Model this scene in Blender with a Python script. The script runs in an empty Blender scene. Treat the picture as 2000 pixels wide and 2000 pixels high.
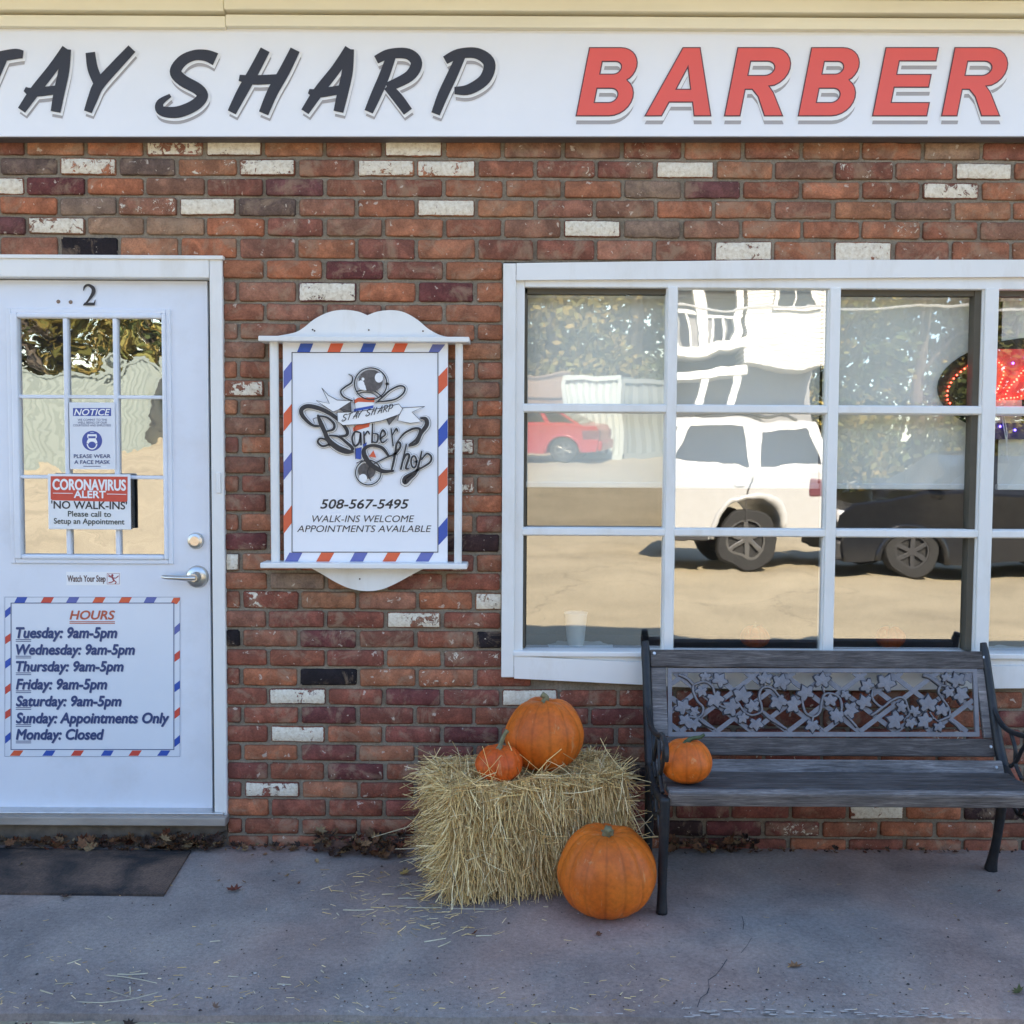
import bpy, bmesh, math, random
from mathutils import Vector, Matrix, noise
random.seed(7)
R = math.radians
scene = bpy.context.scene
COL = scene.collection

# ------------------------------------------------------------------ camera model
F = 1970.0
PITCH = R(2.9); ROLL = 0.0055
CAM = Vector((0, -3.8, 1.481))
_f = Vector((0, math.cos(PITCH), -math.sin(PITCH)))
_u0 = Vector((0, math.sin(PITCH), math.cos(PITCH)))
_r0 = Vector((1, 0, 0))
_r = _r0*math.cos(ROLL) + _u0*math.sin(ROLL)
_u = _u0*math.cos(ROLL) - _r0*math.sin(ROLL)
def ray(px, py):
    return _r*((px-1000)/F) + _u*((1000-py)/F) + _f
def W(px, py, Y=0.0):
    d = ray(px, py); t = (Y-CAM.y)/d.y
    return CAM + d*t
def G(px, py, Z=0.0):
    d = ray(px, py); t = (Z-CAM.z)/d.z
    return CAM + d*t
def WX(px, py, Y=0.0): return W(px, py, Y).x
def WZ(px, py, Y=0.0): return W(px, py, Y).z

# ------------------------------------------------------------------ mesh builder
class MB:
    def __init__(s):
        s.v=[]; s.f=[]; s.m=[]; s.c={}; s.pa={}; s.smooth=False; s.mi=0
    def vert(s, p, col=None):
        s.v.append(tuple(p)); i=len(s.v)-1
        if col is not None: s.c[i]=col
        return i
    def face(s, idx, mi=None):
        s.f.append(tuple(idx)); s.m.append(s.mi if mi is None else mi)
    def quad(s, a,b,c,d, col=None):
        s.face([s.vert(p,col) for p in (a,b,c,d)])
    def box(s, x0,x1,y0,y1,z0,z1, bev=0.0, M=None, col=None):
        if bev<=0:
            P=[(x0,y0,z0),(x1,y0,z0),(x1,y1,z0),(x0,y1,z0),(x0,y0,z1),(x1,y0,z1),(x1,y1,z1),(x0,y1,z1)]
            F_=[(0,3,2,1),(4,5,6,7),(0,1,5,4),(1,2,6,5),(2,3,7,6),(3,0,4,7)]
        else:
            bm=bmesh.new(); bmesh.ops.create_cube(bm,size=1)
            for v in bm.verts:
                v.co.x=(x0+x1)/2+v.co.x*(x1-x0); v.co.y=(y0+y1)/2+v.co.y*(y1-y0); v.co.z=(z0+z1)/2+v.co.z*(z1-z0)
            b=min(bev,(x1-x0)*.45,(y1-y0)*.45,(z1-z0)*.45)
            bmesh.ops.bevel(bm,geom=bm.edges[:],offset=b,segments=2,affect='EDGES',profile=.5)
            bm.verts.index_update()
            P=[tuple(v.co) for v in bm.verts]; F_=[tuple(v.index for v in f.verts) for f in bm.faces]; bm.free()
        n=len(s.v)
        for p in P:
            p=Vector(p)
            if M is not None: p=M@p
            s.vert(p,col)
        for f in F_: s.face([n+i for i in f])
    def tube(s, pts, rad, seg=8, closed=False, caps=True, col=None, flat=None):
        """rad number or list; flat: (a,b) scale of ellipse axes"""
        pts=[Vector(p) for p in pts]; n=len(pts); rings=[]
        up=None
        for i,p in enumerate(pts):
            if closed: t=(pts[(i+1)%n]-pts[i-1])
            else: t=(pts[min(i+1,n-1)]-pts[max(i-1,0)])
            if t.length<1e-9: t=Vector((0,0,1))
            t.normalize()
            if up is None:
                a=Vector((0,0,1)) if abs(t.z)<.9 else Vector((0,1,0))
                up=(a-t*a.dot(t)).normalized()
            else:
                up=(up-t*up.dot(t)); 
                up = up.normalized() if up.length>1e-6 else t.orthogonal().normalized()
            sd=t.cross(up)
            r=rad[i] if isinstance(rad,(list,tuple)) else rad
            fa,fb = flat if flat else (1,1)
            rings.append([s.vert(p+up*math.cos(2*math.pi*k/seg)*r*fa+sd*math.sin(2*math.pi*k/seg)*r*fb,col) for k in range(seg)])
        m=n if closed else n-1
        for i in range(m):
            a=rings[i]; b=rings[(i+1)%n]
            for k in range(seg):
                s.face((a[k],a[(k+1)%seg],b[(k+1)%seg],b[k]))
        if caps and not closed:
            s.face(tuple(reversed(rings[0]))); s.face(tuple(rings[-1]))
    def lathe(s, prof, cx, cy, cz, seg=24, axis='z', col=None, closed=True):
        rings=[]
        for r,h in prof:
            ring=[]
            for k in range(seg):
                a=2*math.pi*k/seg; u,w=r*math.cos(a), r*math.sin(a)
                p={'z':(cx+u,cy+w,cz+h),'y':(cx+u,cy+h,cz+w),'x':(cx+h,cy+u,cz+w)}[axis]
                ring.append(s.vert(p,col))
            rings.append(ring)
        for a,b in zip(rings[:-1],rings[1:]):
            for k in range(seg): s.face((a[k],a[(k+1)%seg],b[(k+1)%seg],b[k]))
        if closed:
            s.face(tuple(reversed(rings[0]))); s.face(tuple(rings[-1]))
    def prism_xz(s, pts, y0, y1, col=None):
        n=len(pts)
        a=[s.vert((x,y0,z),col) for x,z in pts]; b=[s.vert((x,y1,z),col) for x,z in pts]
        s.face(a); s.face(tuple(reversed(b)))
        for i in range(n): s.face((a[i],b[i],b[(i+1)%n],a[(i+1)%n]))
    def prism_yz(s, pts, x0, x1, col=None):
        n=len(pts)
        a=[s.vert((x0,y,z),col) for y,z in pts]; b=[s.vert((x1,y,z),col) for y,z in pts]
        s.face(a); s.face(tuple(reversed(b)))
        for i in range(n): s.face((a[i],b[i],b[(i+1)%n],a[(i+1)%n]))
    def split(s):
        par=list(range(len(s.v)))
        def fd(i):
            while par[i]!=i: par[i]=par[par[i]]; i=par[i]
            return i
        key={}
        for i,p in enumerate(s.v):
            k=(round(p[0],5),round(p[1],5),round(p[2],5))
            if k in key: par[fd(i)]=fd(key[k])
            else: key[k]=i
        for f in s.f:
            a=fd(f[0])
            for i in f[1:]: par[fd(i)]=a
        g={}
        for f,mi in zip(s.f,s.m): g.setdefault(fd(f[0]),[]).append((f,mi))
        out=[]
        for fs_ in g.values():
            q=MB(); mp={}
            for f,mi in fs_:
                for i in f:
                    if i not in mp: mp[i]=q.vert(s.v[i],s.c.get(i))
                q.face([mp[i] for i in f],mi)
            out.append(q)
        return out
    def build_each(s,name,mats,parent=None,**kw):
        return [q.build(name,mats,parent,**kw) for q in s.split()]
    def build(s, name, mats, parent=None, smooth=False, origin=None, auto=None, fixn=True):
        me=bpy.data.meshes.new(name)
        off=Vector(origin) if origin is not None else Vector((0,0,0))
        if parent is not None:
            off = off + Vector(parent.get('_o',(0,0,0))) if origin is None else off
        me.from_pydata([tuple(Vector(p)-off) for p in s.v],[],s.f)
        if not isinstance(mats,(list,tuple)): mats=[mats]
        for m in mats: me.materials.append(m)
        if len(mats)>1:
            me.polygons.foreach_set('material_index', s.m)
        if s.c:
            a=me.color_attributes.new('Col','FLOAT_COLOR','POINT')
            flat=[]
            for i in range(len(s.v)):
                c=s.c.get(i,(1,1,1)); flat += [c[0],c[1],c[2],c[3] if len(c)>3 else 1]
            a.data.foreach_set('color',flat)
        for k,d in s.pa.items():
            a=me.attributes.new(k,'FLOAT','POINT'); a.data.foreach_set('value',[d.get(i,0) for i in range(len(s.v))])
        if fixn:
            bm=bmesh.new(); bm.from_mesh(me); bmesh.ops.recalc_face_normals(bm,faces=bm.faces[:]); bm.to_mesh(me); bm.free()
        if smooth or s.smooth:
            me.polygons.foreach_set('use_smooth',[True]*len(me.polygons))
            if auto is not None:
                try: me.set_sharp_from_angle(angle=R(auto))
                except Exception: pass
        o=bpy.data.objects.new(name,me); COL.objects.link(o)
        if parent is not None:
            o.parent=parent
            if origin is not None: o.location=Vector(origin)-Vector(parent.get('_o',(0,0,0)))
        elif origin is not None: o.location=origin
        o['_o']=tuple(off)
        return o

def thing(name,label,cat,loc=(0,0,0),group=None):
    o=bpy.data.objects.new(name,None); COL.objects.link(o); o.location=loc
    o.empty_display_size=.1
    o['_o']=tuple(loc); o['label']=label; o['category']=cat
    if group: o['group']=group
    return o
def tag(o,label,cat,group=None,kind=None):
    if label: o['label']=label
    if cat: o['category']=cat
    if group: o['group']=group
    if kind: o['kind']=kind
    return o
def copy_tree(o,parent=None):
    c=o.copy(); COL.objects.link(c); c.parent=parent
    for ch in o.children: copy_tree(ch,c)
    return c

# ------------------------------------------------------------------ materials
def nodes(name):
    m=bpy.data.materials.new(name); m.use_nodes=True
    nt=m.node_tree; nt.nodes.clear()
    out=nt.nodes.new('ShaderNodeOutputMaterial'); b=nt.nodes.new('ShaderNodeBsdfPrincipled')
    nt.links.new(b.outputs[0],out.inputs[0])
    return m,nt,b,out
def N(nt,t,**kw):
    n=nt.nodes.new(t)
    for k,v in kw.items():
        if k in n.inputs.keys() if hasattr(n.inputs,'keys') else False: n.inputs[k].default_value=v
        else: setattr(n,k,v)
    return n
def noise_n(nt,scale,detail=4,rough=.55,vec=None,dist=0):
    n=nt.nodes.new('ShaderNodeTexNoise'); n.inputs['Scale'].default_value=scale; n.inputs['Detail'].default_value=detail
    n.inputs['Roughness'].default_value=rough; n.inputs['Distortion'].default_value=dist
    if vec is not None: nt.links.new(vec,n.inputs['Vector'])
    return n
def coords(nt,scale=(1,1,1),kind='Object'):
    tc=nt.nodes.new('ShaderNodeTexCoord'); mp=nt.nodes.new('ShaderNodeMapping'); mp.inputs['Scale'].default_value=scale
    nt.links.new(tc.outputs[kind],mp.inputs['Vector']); return mp.outputs['Vector']
def ramp(nt,src,stops):
    r=nt.nodes.new('ShaderNodeValToRGB'); e=r.color_ramp.elements
    while len(e)<len(stops): e.new(.5)
    for el,(p,c) in zip(e,stops):
        el.position=p; el.color=(c,c,c,1) if isinstance(c,(int,float)) else (*c[:3],1)
    nt.links.new(src,r.inputs[0]); return r.outputs[0]
def mixc(nt,fac,a,b,mode='MIX'):
    m=nt.nodes.new('ShaderNodeMix'); m.data_type='RGBA'; m.blend_type=mode
    for s_,k in ((fac,0),(a,6),(b,7)):
        if hasattr(s_,'default_value') or hasattr(s_,'links'): nt.links.new(s_,m.inputs[k])
        elif k==0: m.inputs[0].default_value=s_
        else: m.inputs[k].default_value=(*s_[:3],1)
    return m.outputs[2]
def math_n(nt,op,a,b=0.0):
    m=nt.nodes.new('ShaderNodeMath'); m.operation=op
    for s_,k in ((a,0),(b,1)):
        if isinstance(s_,(int,float)): m.inputs[k].default_value=s_
        else: nt.links.new(s_,m.inputs[k])
    return m.outputs[0]
def bump(nt,b,h,strength,dist=.01):
    n=nt.nodes.new('ShaderNodeBump'); n.inputs['Strength'].default_value=strength; n.inputs['Distance'].default_value=dist
    nt.links.new(h,n.inputs['Height']); nt.links.new(n.outputs[0],b.inputs['Normal']); return n
def sc(c,k): return tuple(min(1,x*k) for x in c)
def M(name,col,rough=.6,metal=0,var=.12,scale=12,bmp=.0,bscale=60,stretch=(1,1,1),spec=.5,dirt=None,dirtscale=3,dirtamt=.5):
    m,nt,b,out=nodes(name)
    v=coords(nt,stretch)
    n=noise_n(nt,scale,5,.6,v)
    f=ramp(nt,n.outputs[0],[(.3,0),(.7,1)])
    c=mixc(nt,f,sc(col,1-var),sc(col,1+var*.6))
    if dirt is not None:
        n2=noise_n(nt,dirtscale,6,.65,v); f2=ramp(nt,n2.outputs[0],[(.5,0),(.75,dirtamt)])
        c=mixc(nt,f2,c,dirt)
    nt.links.new(c,b.inputs['Base Color'])
    b.inputs['Roughness'].default_value=rough; b.inputs['Metallic'].default_value=metal
    b.inputs['Specular IOR Level'].default_value=spec
    if bmp>0:
        n3=noise_n(nt,bscale,5,.6,v); bump(nt,b,n3.outputs[0],bmp,.004)
    return m
def Mattr(name,rough=.7,var=.15,scale=60,spec=.3,trans=0):
    m,nt,b,out=nodes(name)
    a=nt.nodes.new('ShaderNodeAttribute'); a.attribute_name='Col'
    n=noise_n(nt,scale,4,.6,coords(nt)); f=ramp(nt,n.outputs[0],[(.3,1-var),(.7,1+0*var)])
    c=mixc(nt,1.0,a.outputs['Color'],f,'MULTIPLY')
    nt.links.new(c,b.inputs['Base Color']); b.inputs['Roughness'].default_value=rough; b.inputs['Specular IOR Level'].default_value=spec
    return m
def srgb(r,g,b):
    def f(c):
        c/=255; return c/12.92 if c<=.04045 else ((c+.055)/1.055)**2.4
    return (f(r),f(g),f(b))

# ------------------------------------------------------------------ 2D marks on a board facing -Y
def catmull(pts,n=8,closed=False):
    P=[Vector(p) for p in pts]
    if len(P)<3: return P
    out=[]; L=len(P); rng=range(L if closed else L-1)
    for i in rng:
        if closed: p0,p1,p2,p3=P[i-1],P[i],P[(i+1)%L],P[(i+2)%L]
        else: p0=P[max(i-1,0)];p1=P[i];p2=P[i+1];p3=P[min(i+2,L-1)]
        for k in range(n):
            t=k/n
            out.append(.5*((2*p1)+(-p0+p2)*t+(2*p0-5*p1+4*p2-p3)*t*t+(-p0+3*p1-3*p2+p3)*t**3))
    if not closed: out.append(P[-1])
    return out
class Board:
    """maps pixel coordinates of the photograph's plane Y=y0 to flat marks on that board"""
    def __init__(s,y0): s.y0=y0; s.k=0
    def lay(s,dy): return s.y0-dy
    def poly(s,mb,pts,dy,mi=0):
        y=s.y0-dy; mb.face([mb.vert((WX(x,z_,s.y0),y,WZ(x,z_,s.y0))) for x,z_ in pts],mi)
    def stroke(s,mb,pts,w,dy,mi=0,smooth=True,n=6,dx=0,dz=0,cap=True):
        """pts (px,py[,w]); w width in px"""
        P=[Vector((p[0]+dx,p[1]+dz,(p[2] if len(p)>2 else 1))) for p in pts]
        if smooth: P=catmull(P,n)
        y=s.y0-dy; L=[];Rr=[]; m=len(P)
        if m<2: return
        for i,p in enumerate(P):
            t=Vector((P[min(i+1,m-1)].x-P[max(i-1,0)].x,P[min(i+1,m-1)].y-P[max(i-1,0)].y))
            if t.length<1e-6: t=Vector((1,0))
            t.normalize(); nrm=Vector((-t.y,t.x))
            hw=w*p.z/2
            L.append((p.x+nrm.x*hw,p.y+nrm.y*hw)); Rr.append((p.x-nrm.x*hw,p.y-nrm.y*hw))
        def V_(q): return mb.vert((WX(q[0],q[1],s.y0),y,WZ(q[0],q[1],s.y0)))
        li=[V_(q) for q in L]; ri=[V_(q) for q in Rr]
        for i in range(m-1): mb.face((li[i],li[i+1],ri[i+1],ri[i]),mi)
        if cap:
            for e,sg in ((0,-1),(m-1,1)):
                p=P[e]; q=P[1] if e==0 else P[m-2]
                t=Vector((p.x-q.x,p.y-q.y)); 
                if t.length<1e-6: continue
                t.normalize(); nrm=Vector((-t.y,t.x)); hw=w*p.z/2
                ring=[]
                for k in range(7):
                    a=-math.pi/2+math.pi*k/6
                    ring.append(V_((p.x+t.x*math.cos(a)*hw+nrm.x*math.sin(a)*hw,p.y+t.y*math.cos(a)*hw+nrm.y*math.sin(a)*hw)))
                mb.face(ring,mi)
    def ell(s,mb,cx,cy,rx,ry,dy,mi=0,n=32):
        s.poly(mb,[(cx+rx*math.cos(2*math.pi*k/n),cy+ry*math.sin(2*math.pi*k/n)) for k in range(n)],dy,mi)

_fontcache={}
def font_geo(txt,off,curve_splines=None,shear=0):
    key=(txt,off,shear,id(curve_splines) if curve_splines else 0)
    if key in _fontcache: return _fontcache[key]
    if curve_splines is None:
        cu=bpy.data.curves.new('t','FONT'); cu.body=txt; cu.size=1; cu.offset=off; cu.shear=shear; cu.resolution_u=4
    else:
        cu=bpy.data.curves.new('t','CURVE'); cu.dimensions='2D'; cu.fill_mode='BOTH'; cu.offset=off
        for sp in curve_splines:
            s_=cu.splines.new('POLY'); s_.points.add(len(sp)-1); s_.use_cyclic_u=True
            for p_,q in zip(s_.points,sp): p_.co=(q[0],q[1],0,1)
    ob=bpy.data.objects.new('t',cu); COL.objects.link(ob)
    bpy.context.view_layer.update()
    dg=bpy.context.evaluated_depsgraph_get()
    me=bpy.data.meshes.new_from_object(ob.evaluated_get(dg))
    V=[(v.co.x,v.co.y) for v in me.vertices]; Fc=[tuple(p.vertices) for p in me.polygons]
    bpy.data.objects.remove(ob); bpy.data.curves.remove(cu); bpy.data.meshes.remove(me)
    _fontcache[key]=(V,Fc); return V,Fc
def text_on(mb,bd,txt,x0,x1,ytop,ybase,dy,off=.0,shear=0,mi=0,slope=0,dx=0,dz=0):
    """fit text so its ink spans px x0..x1, capital height ytop..ybase"""
    V0,Fc=font_geo(txt,0,shear=shear); V=V0
    H,_f2=font_geo('H',0); cap=max(v[1] for v in H)
    mn=min(v[0] for v in V0); mx=max(v[0] for v in V0)
    kx=(x1-x0)/(mx-mn); ky=(ybase-ytop)/cap
    e=off*ky*.85
    sh_=[(0,0)] if off<.006 else [(0,0),(e,0),(-e,0),(0,e),(0,-e),(e*.7,e*.7),(-e*.7,-e*.7),(e*.7,-e*.7),(-e*.7,e*.7)]
    for q,(ex,ez) in enumerate(sh_):
        n=len(mb.v)
        for u,v in V:
            px=x0+(u-mn)*kx+dx+ex; py=ybase-v*ky+dz+ez+slope*(px-x0)
            mb.vert((WX(px,py,bd.y0),bd.y0-dy-q*.00002,WZ(px,py,bd.y0)))
        for f in Fc: mb.face([n+i for i in f],mi)
def rot_pts(pts,cx,cy,a):
    c,s_=math.cos(a),math.sin(a); return [(cx+(x-cx)*c-(y-cy)*s_,cy+(x-cx)*s_+(y-cy)*c)+tuple(r) for x,y,*r in pts]
# ------------------------------------------------------------------ shared materials
white_paint = M('white_paint',(.80,.79,.76),.45,var=.05,scale=3,bmp=.12,bscale=40,stretch=(1,1,.3),dirt=(.50,.44,.34),dirtscale=6,dirtamt=.42)
cream_paint = M('cream_paint',(.90,.83,.63),.5,var=.05,scale=3,bmp=.1,bscale=30,stretch=(.2,1,1),dirt=(.5,.42,.3),dirtscale=4,dirtamt=.2)
door_paint  = M('door_paint',(.74,.77,.83),.32,var=.03,scale=4,bmp=.03,bscale=90,dirt=(.48,.45,.42),dirtscale=5,dirtamt=.22)
sign_white  = M('sign_white',(.84,.85,.88),.28,var=.03,scale=2.5)
black_gap   = M('dark_gap',(.02,.02,.02),.9)
alu         = M('aluminium',(.62,.62,.62),.35,1,var=.1,scale=30)
sill_wood   = M('sill_wood',(.36,.31,.26),.75,var=.25,scale=14,stretch=(.3,1,1),bmp=.3,bscale=30,dirt=(.12,.1,.08),dirtamt=.6)
concrete_fnd= M('foundation_concrete',(.16,.13,.10),.9,var=.4,scale=18,bmp=.5,bscale=40)
black_paint = M('black_print',(.025,.025,.03),.45,var=.0)
ink_grey    = M('grey_print',(.030,.026,.029),.4,var=.12,scale=5)
shadow_print= M('light_grey_print',(.40,.375,.37),.4,var=.03,scale=5)
white_print = M('white_print',(.86,.86,.86),.35,var=.0)
red_print   = M('red_print',(.62,.075,.05),.35,var=.06,scale=6)
darkline    = M('maroon_line_print',(.10,.035,.04),.4,var=0)
nvy         = M('navy_print',(.03,.06,.18),.4,var=0)
blue_print  = M('blue_print',(.03,.09,.42),.35,var=.08,scale=8)
ltblue_print= M('faded_blue_print',(.12,.15,.42),.35,var=.08,scale=8)
orange_print= M('orange_red_print',(.72,.12,.05),.35,var=.06,scale=8)

# ------------------------------------------------------------------ brick wall data
P_ODD=49.0; PITCHX=None
rows=[]   # world z of mortar centre lines, top to bottom
top_ml=[(50,y) for y in (305.6,343.7,382,420.8,460)]
mid_ml=[(450,y) for y in (506,546.6,590,628,664,702,740,777.4,812,851,888,925.7,962.6,1001,1039,1077.7,1116,1153,1191.3,1228,1266,1303,1341,1378,1415,1451.8,1487,1524,1559.5,1596.4,1630)]
zz=[WZ(x,y) for x,y in top_ml+mid_ml]
cs=(zz[0]-zz[-1])/(len(zz)-1)
zz=[zz[0]+cs*3,zz[0]+cs*2,zz[0]+cs]+zz+[zz[-1]-cs,zz[-1]-2*cs]
# zz[i] lower boundary of row i-? ; rows between consecutive lines
PX=(WX(1914,380)-WX(49,380))/16.0
X_odd=WX(49,290); X_even=WX(113,325)
# special bricks : (px,py,kind)   kinds: w white, p partly white, k black, m maroon, o orange, g grey, t tan
special=[(453,287,'w'),(812,291,'w'),(345,287,'p'),(172,325,'w'),(522,325,'p2'),(756,331,'w'),(870,331,'w'),(1352,335,'w'),(1937,338,'w'),
 (20,362,'w'),(1861,376,'w'),(404,404,'w'),(873,410,'w'),(103,441,'w'),(1157,452,'w'),(1442,491,'w'),(1673,489,'w'),(1715,269,'w'),(1850,298,'t'),
 (636,569,'w'),(915,875,'p'),(459,760,'p'),(915,721,'p3'),(456,1097,'w'),(957,1170,'w'),(802,1212,'p2'),(518,1166,'p3'),(579,1360,'w'),(648,1397,'p2w'),
 (579,1432,'w2'),(537,1540,'w'),(902,1285,'p3'),(872,1322,'p3'),(1036,1362,'w'),(1143,1470,'w'),(1241,1541,'p'),(1711,1583,'w'),(285,404,'p3'),(1110,335,'p3'),
 (165,480,'k'),(697,526,'m'),(868,571,'m'),(453,1247,'k'),(954,1247,'k'),(483,1057,'m'),(942,1060,'k2'),(651,1322,'k'),(1233,1503,'k'),(110,362,'m'),
 (228,364,'o'),(579,525,'o'),(753,571,'o'),(480,1577,'o'),(535,1322,'o'),(808,1285,'o'),(872,1170,'o'),(940,983,'o'),(470,404,'g'),(550,404,'g'),(30,404,'o'),(395,487,'o'),
 (450,441,'o'),(330,441,'t'),(200,441,'t'),(670,870,'o'),(940,790,'o'),(1740,1615,'o'),(1820,1583,'o'),(1590,1650,'o'),(1925,1583,'k2'),(1480,1615,'m'),(1350,1615,'k2'),
 (640,1247,'m'),(600,1397,'m'),(870,1432,'m'),(840,1362,'m'),(660,1509,'m'),(560,1471,'o'),(1560,1608,'p3'),(1375,1600,'m'),(60,325,'g'),(285,325,'g'),(1900,260,'m')]
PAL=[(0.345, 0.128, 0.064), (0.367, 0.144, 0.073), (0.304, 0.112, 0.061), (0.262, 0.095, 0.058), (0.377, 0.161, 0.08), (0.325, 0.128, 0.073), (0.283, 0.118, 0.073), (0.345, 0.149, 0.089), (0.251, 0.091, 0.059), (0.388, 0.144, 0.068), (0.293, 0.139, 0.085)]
PAL_LOW=[(0.283, 0.086, 0.051), (0.314, 0.102, 0.055), (0.251, 0.075, 0.053), (0.273, 0.086, 0.056), (0.345, 0.118, 0.059), (0.22, 0.066, 0.051), (0.304, 0.095, 0.055)]  # lighting down the wall put into colour: more maroon palette for low bricks
# openings in world coordinates
DOOR_X0=-2.45; DOOR_X1=WX(438,1000); DOOR_Z1=WZ(200,503)
WIN_X0=WX(982,900); WIN_X1=3.1; WIN_Z1=WZ(1200,512)
def sill_z(x):   # measured underside of the window trim (it sags a little)
    pts=[(980,1320),(1006,1322),(1261,1334.5),(1310,1338),(1485,1344),(1700,1345),(1950,1341),(2200,1340)]
    P_=[(WX(a,b),WZ(a,b)) for a,b in pts]
    if x<=P_[0][0]: return P_[0][1]
    for (a,b),(c,d) in zip(P_[:-1],P_[1:]):
        if x<=c: return b+(d-b)*(x-a)/(c-a)
    return P_[-1][1]
WALL_X0=-3.2; WALL_X1=3.6; WALL_ZT=WZ(1000,240)
shop=thing('barber_shop','single storey red brick barber shop front with white door and wide window','building',(0,0,0))
def brick_mat():
    m,nt,b,out=nodes('old_brick')
    a=nt.nodes.new('ShaderNodeAttribute'); a.attribute_name='Col'
    at=lambda n_:(lambda q:(setattr(q,'attribute_name',n_),q)[1])(nt.nodes.new('ShaderNodeAttribute')).outputs['Fac']
    pw=at('paint'); ed=at('edge'); sd=at('seed')
    v=coords(nt)
    # shift texture per brick so blotches do not run across joints
    cmb=nt.nodes.new('ShaderNodeCombineXYZ'); 
    s1=math_n(nt,'MULTIPLY',sd,37.0); nt.links.new(s1,cmb.inputs[0]); nt.links.new(s1,cmb.inputs[2])
    add=nt.nodes.new('ShaderNodeVectorMath'); add.operation='ADD'; nt.links.new(v,add.inputs[0]); nt.links.new(cmb.outputs[0],add.inputs[1])
    vv=add.outputs[0]
    n1=noise_n(nt,14,5,.62,vv,.6); blot=ramp(nt,n1.outputs[0],[(.36,0),(.5,.35),(.66,1)])
    hs=nt.nodes.new('ShaderNodeHueSaturation'); hs.inputs['Value'].default_value=.68; hs.inputs['Saturation'].default_value=.95; nt.links.new(a.outputs['Color'],hs.inputs['Color'])
    hl=nt.nodes.new('ShaderNodeHueSaturation'); hl.inputs['Value'].default_value=1.3; hl.inputs['Saturation'].default_value=.97; nt.links.new(a.outputs['Color'],hl.inputs['Color'])
    c=mixc(nt,blot,hs.outputs[0],hl.outputs[0])
    n2=noise_n(nt,160,4,.7,vv); sp=ramp(nt,n2.outputs[0],[(.3,.72),(.6,1.08)]); c=mixc(nt,1,c,sp,'MULTIPLY')
    # old mortar film / lime bloom
    n3=noise_n(nt,9,6,.7,vv,.8); bl=ramp(nt,n3.outputs[0],[(.50,0),(.62,.55)]); c=mixc(nt,bl,c,(.36,.25,.165))
    # small chips of old whitewash
    n4=noise_n(nt,34,3,.6,vv,.4); ch=ramp(nt,n4.outputs[0],[(.655,0),(.69,.7)]); c=mixc(nt,ch,c,(.62,.52,.42))
    # dark edges
    eg=ramp(nt,ed,[(0,.62),(.35,1)]); c=mixc(nt,1,c,eg,'MULTIPLY')
    # painted bricks, ragged paint
    n5=noise_n(nt,42,5,.72,vv,1.2); n6=noise_n(nt,12,2,.5,vv)
    q=math_n(nt,'ADD',math_n(nt,'MULTIPLY',n5.outputs[0],.55),math_n(nt,'MULTIPLY',n6.outputs[0],.45))
    th=math_n(nt,'ADD',math_n(nt,'SUBTRACT',pw,q),math_n(nt,'MULTIPLY',math_n(nt,'SUBTRACT',math_n(nt,'MINIMUM',ed,.5),.5),.75))
    pm=ramp(nt,th,[(0,0),(.018,1)])
    n7=noise_n(nt,70,4,.7,vv); pc=ramp(nt,n7.outputs[0],[(.25,(.46,.37,.26)),(.42,(.72,.63,.49)),(.62,(.84,.77,.64))])
    c=mixc(nt,pm,c,pc)
    nt.links.new(c,b.inputs['Base Color']); b.inputs['Roughness'].default_value=.82; b.inputs['Specular IOR Level'].default_value=.25
    n8=noise_n(nt,90,6,.7,vv); h=math_n(nt,'ADD',n8.outputs[0],math_n(nt,'MULTIPLY',pm,.25)); h=math_n(nt,'ADD',h,math_n(nt,'MULTIPLY',n1.outputs[0],.8))
    bump(nt,b,h,.9,.005)
    return m
old_brick=brick_mat()
def mortar_mat():
    m,nt,b,out=nodes('mortar'); v=coords(nt)
    n=noise_n(nt,7,6,.7,v); c=ramp(nt,n.outputs[0],[(.3,(.17,.135,.095)),(.5,(.25,.205,.15)),(.7,(.33,.28,.21))])
    n2=noise_n(nt,120,4,.7,v); f=ramp(nt,n2.outputs[0],[(.3,.7),(.65,1.1)]); c=mixc(nt,1,c,f,'MULTIPLY')
    nt.links.new(c,b.inputs['Base Color']); b.inputs['Roughness'].default_value=.95
    bump(nt,b,n2.outputs[0],.7,.004); return m
mortar=mortar_mat()
rnd=random.Random(11)
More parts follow.
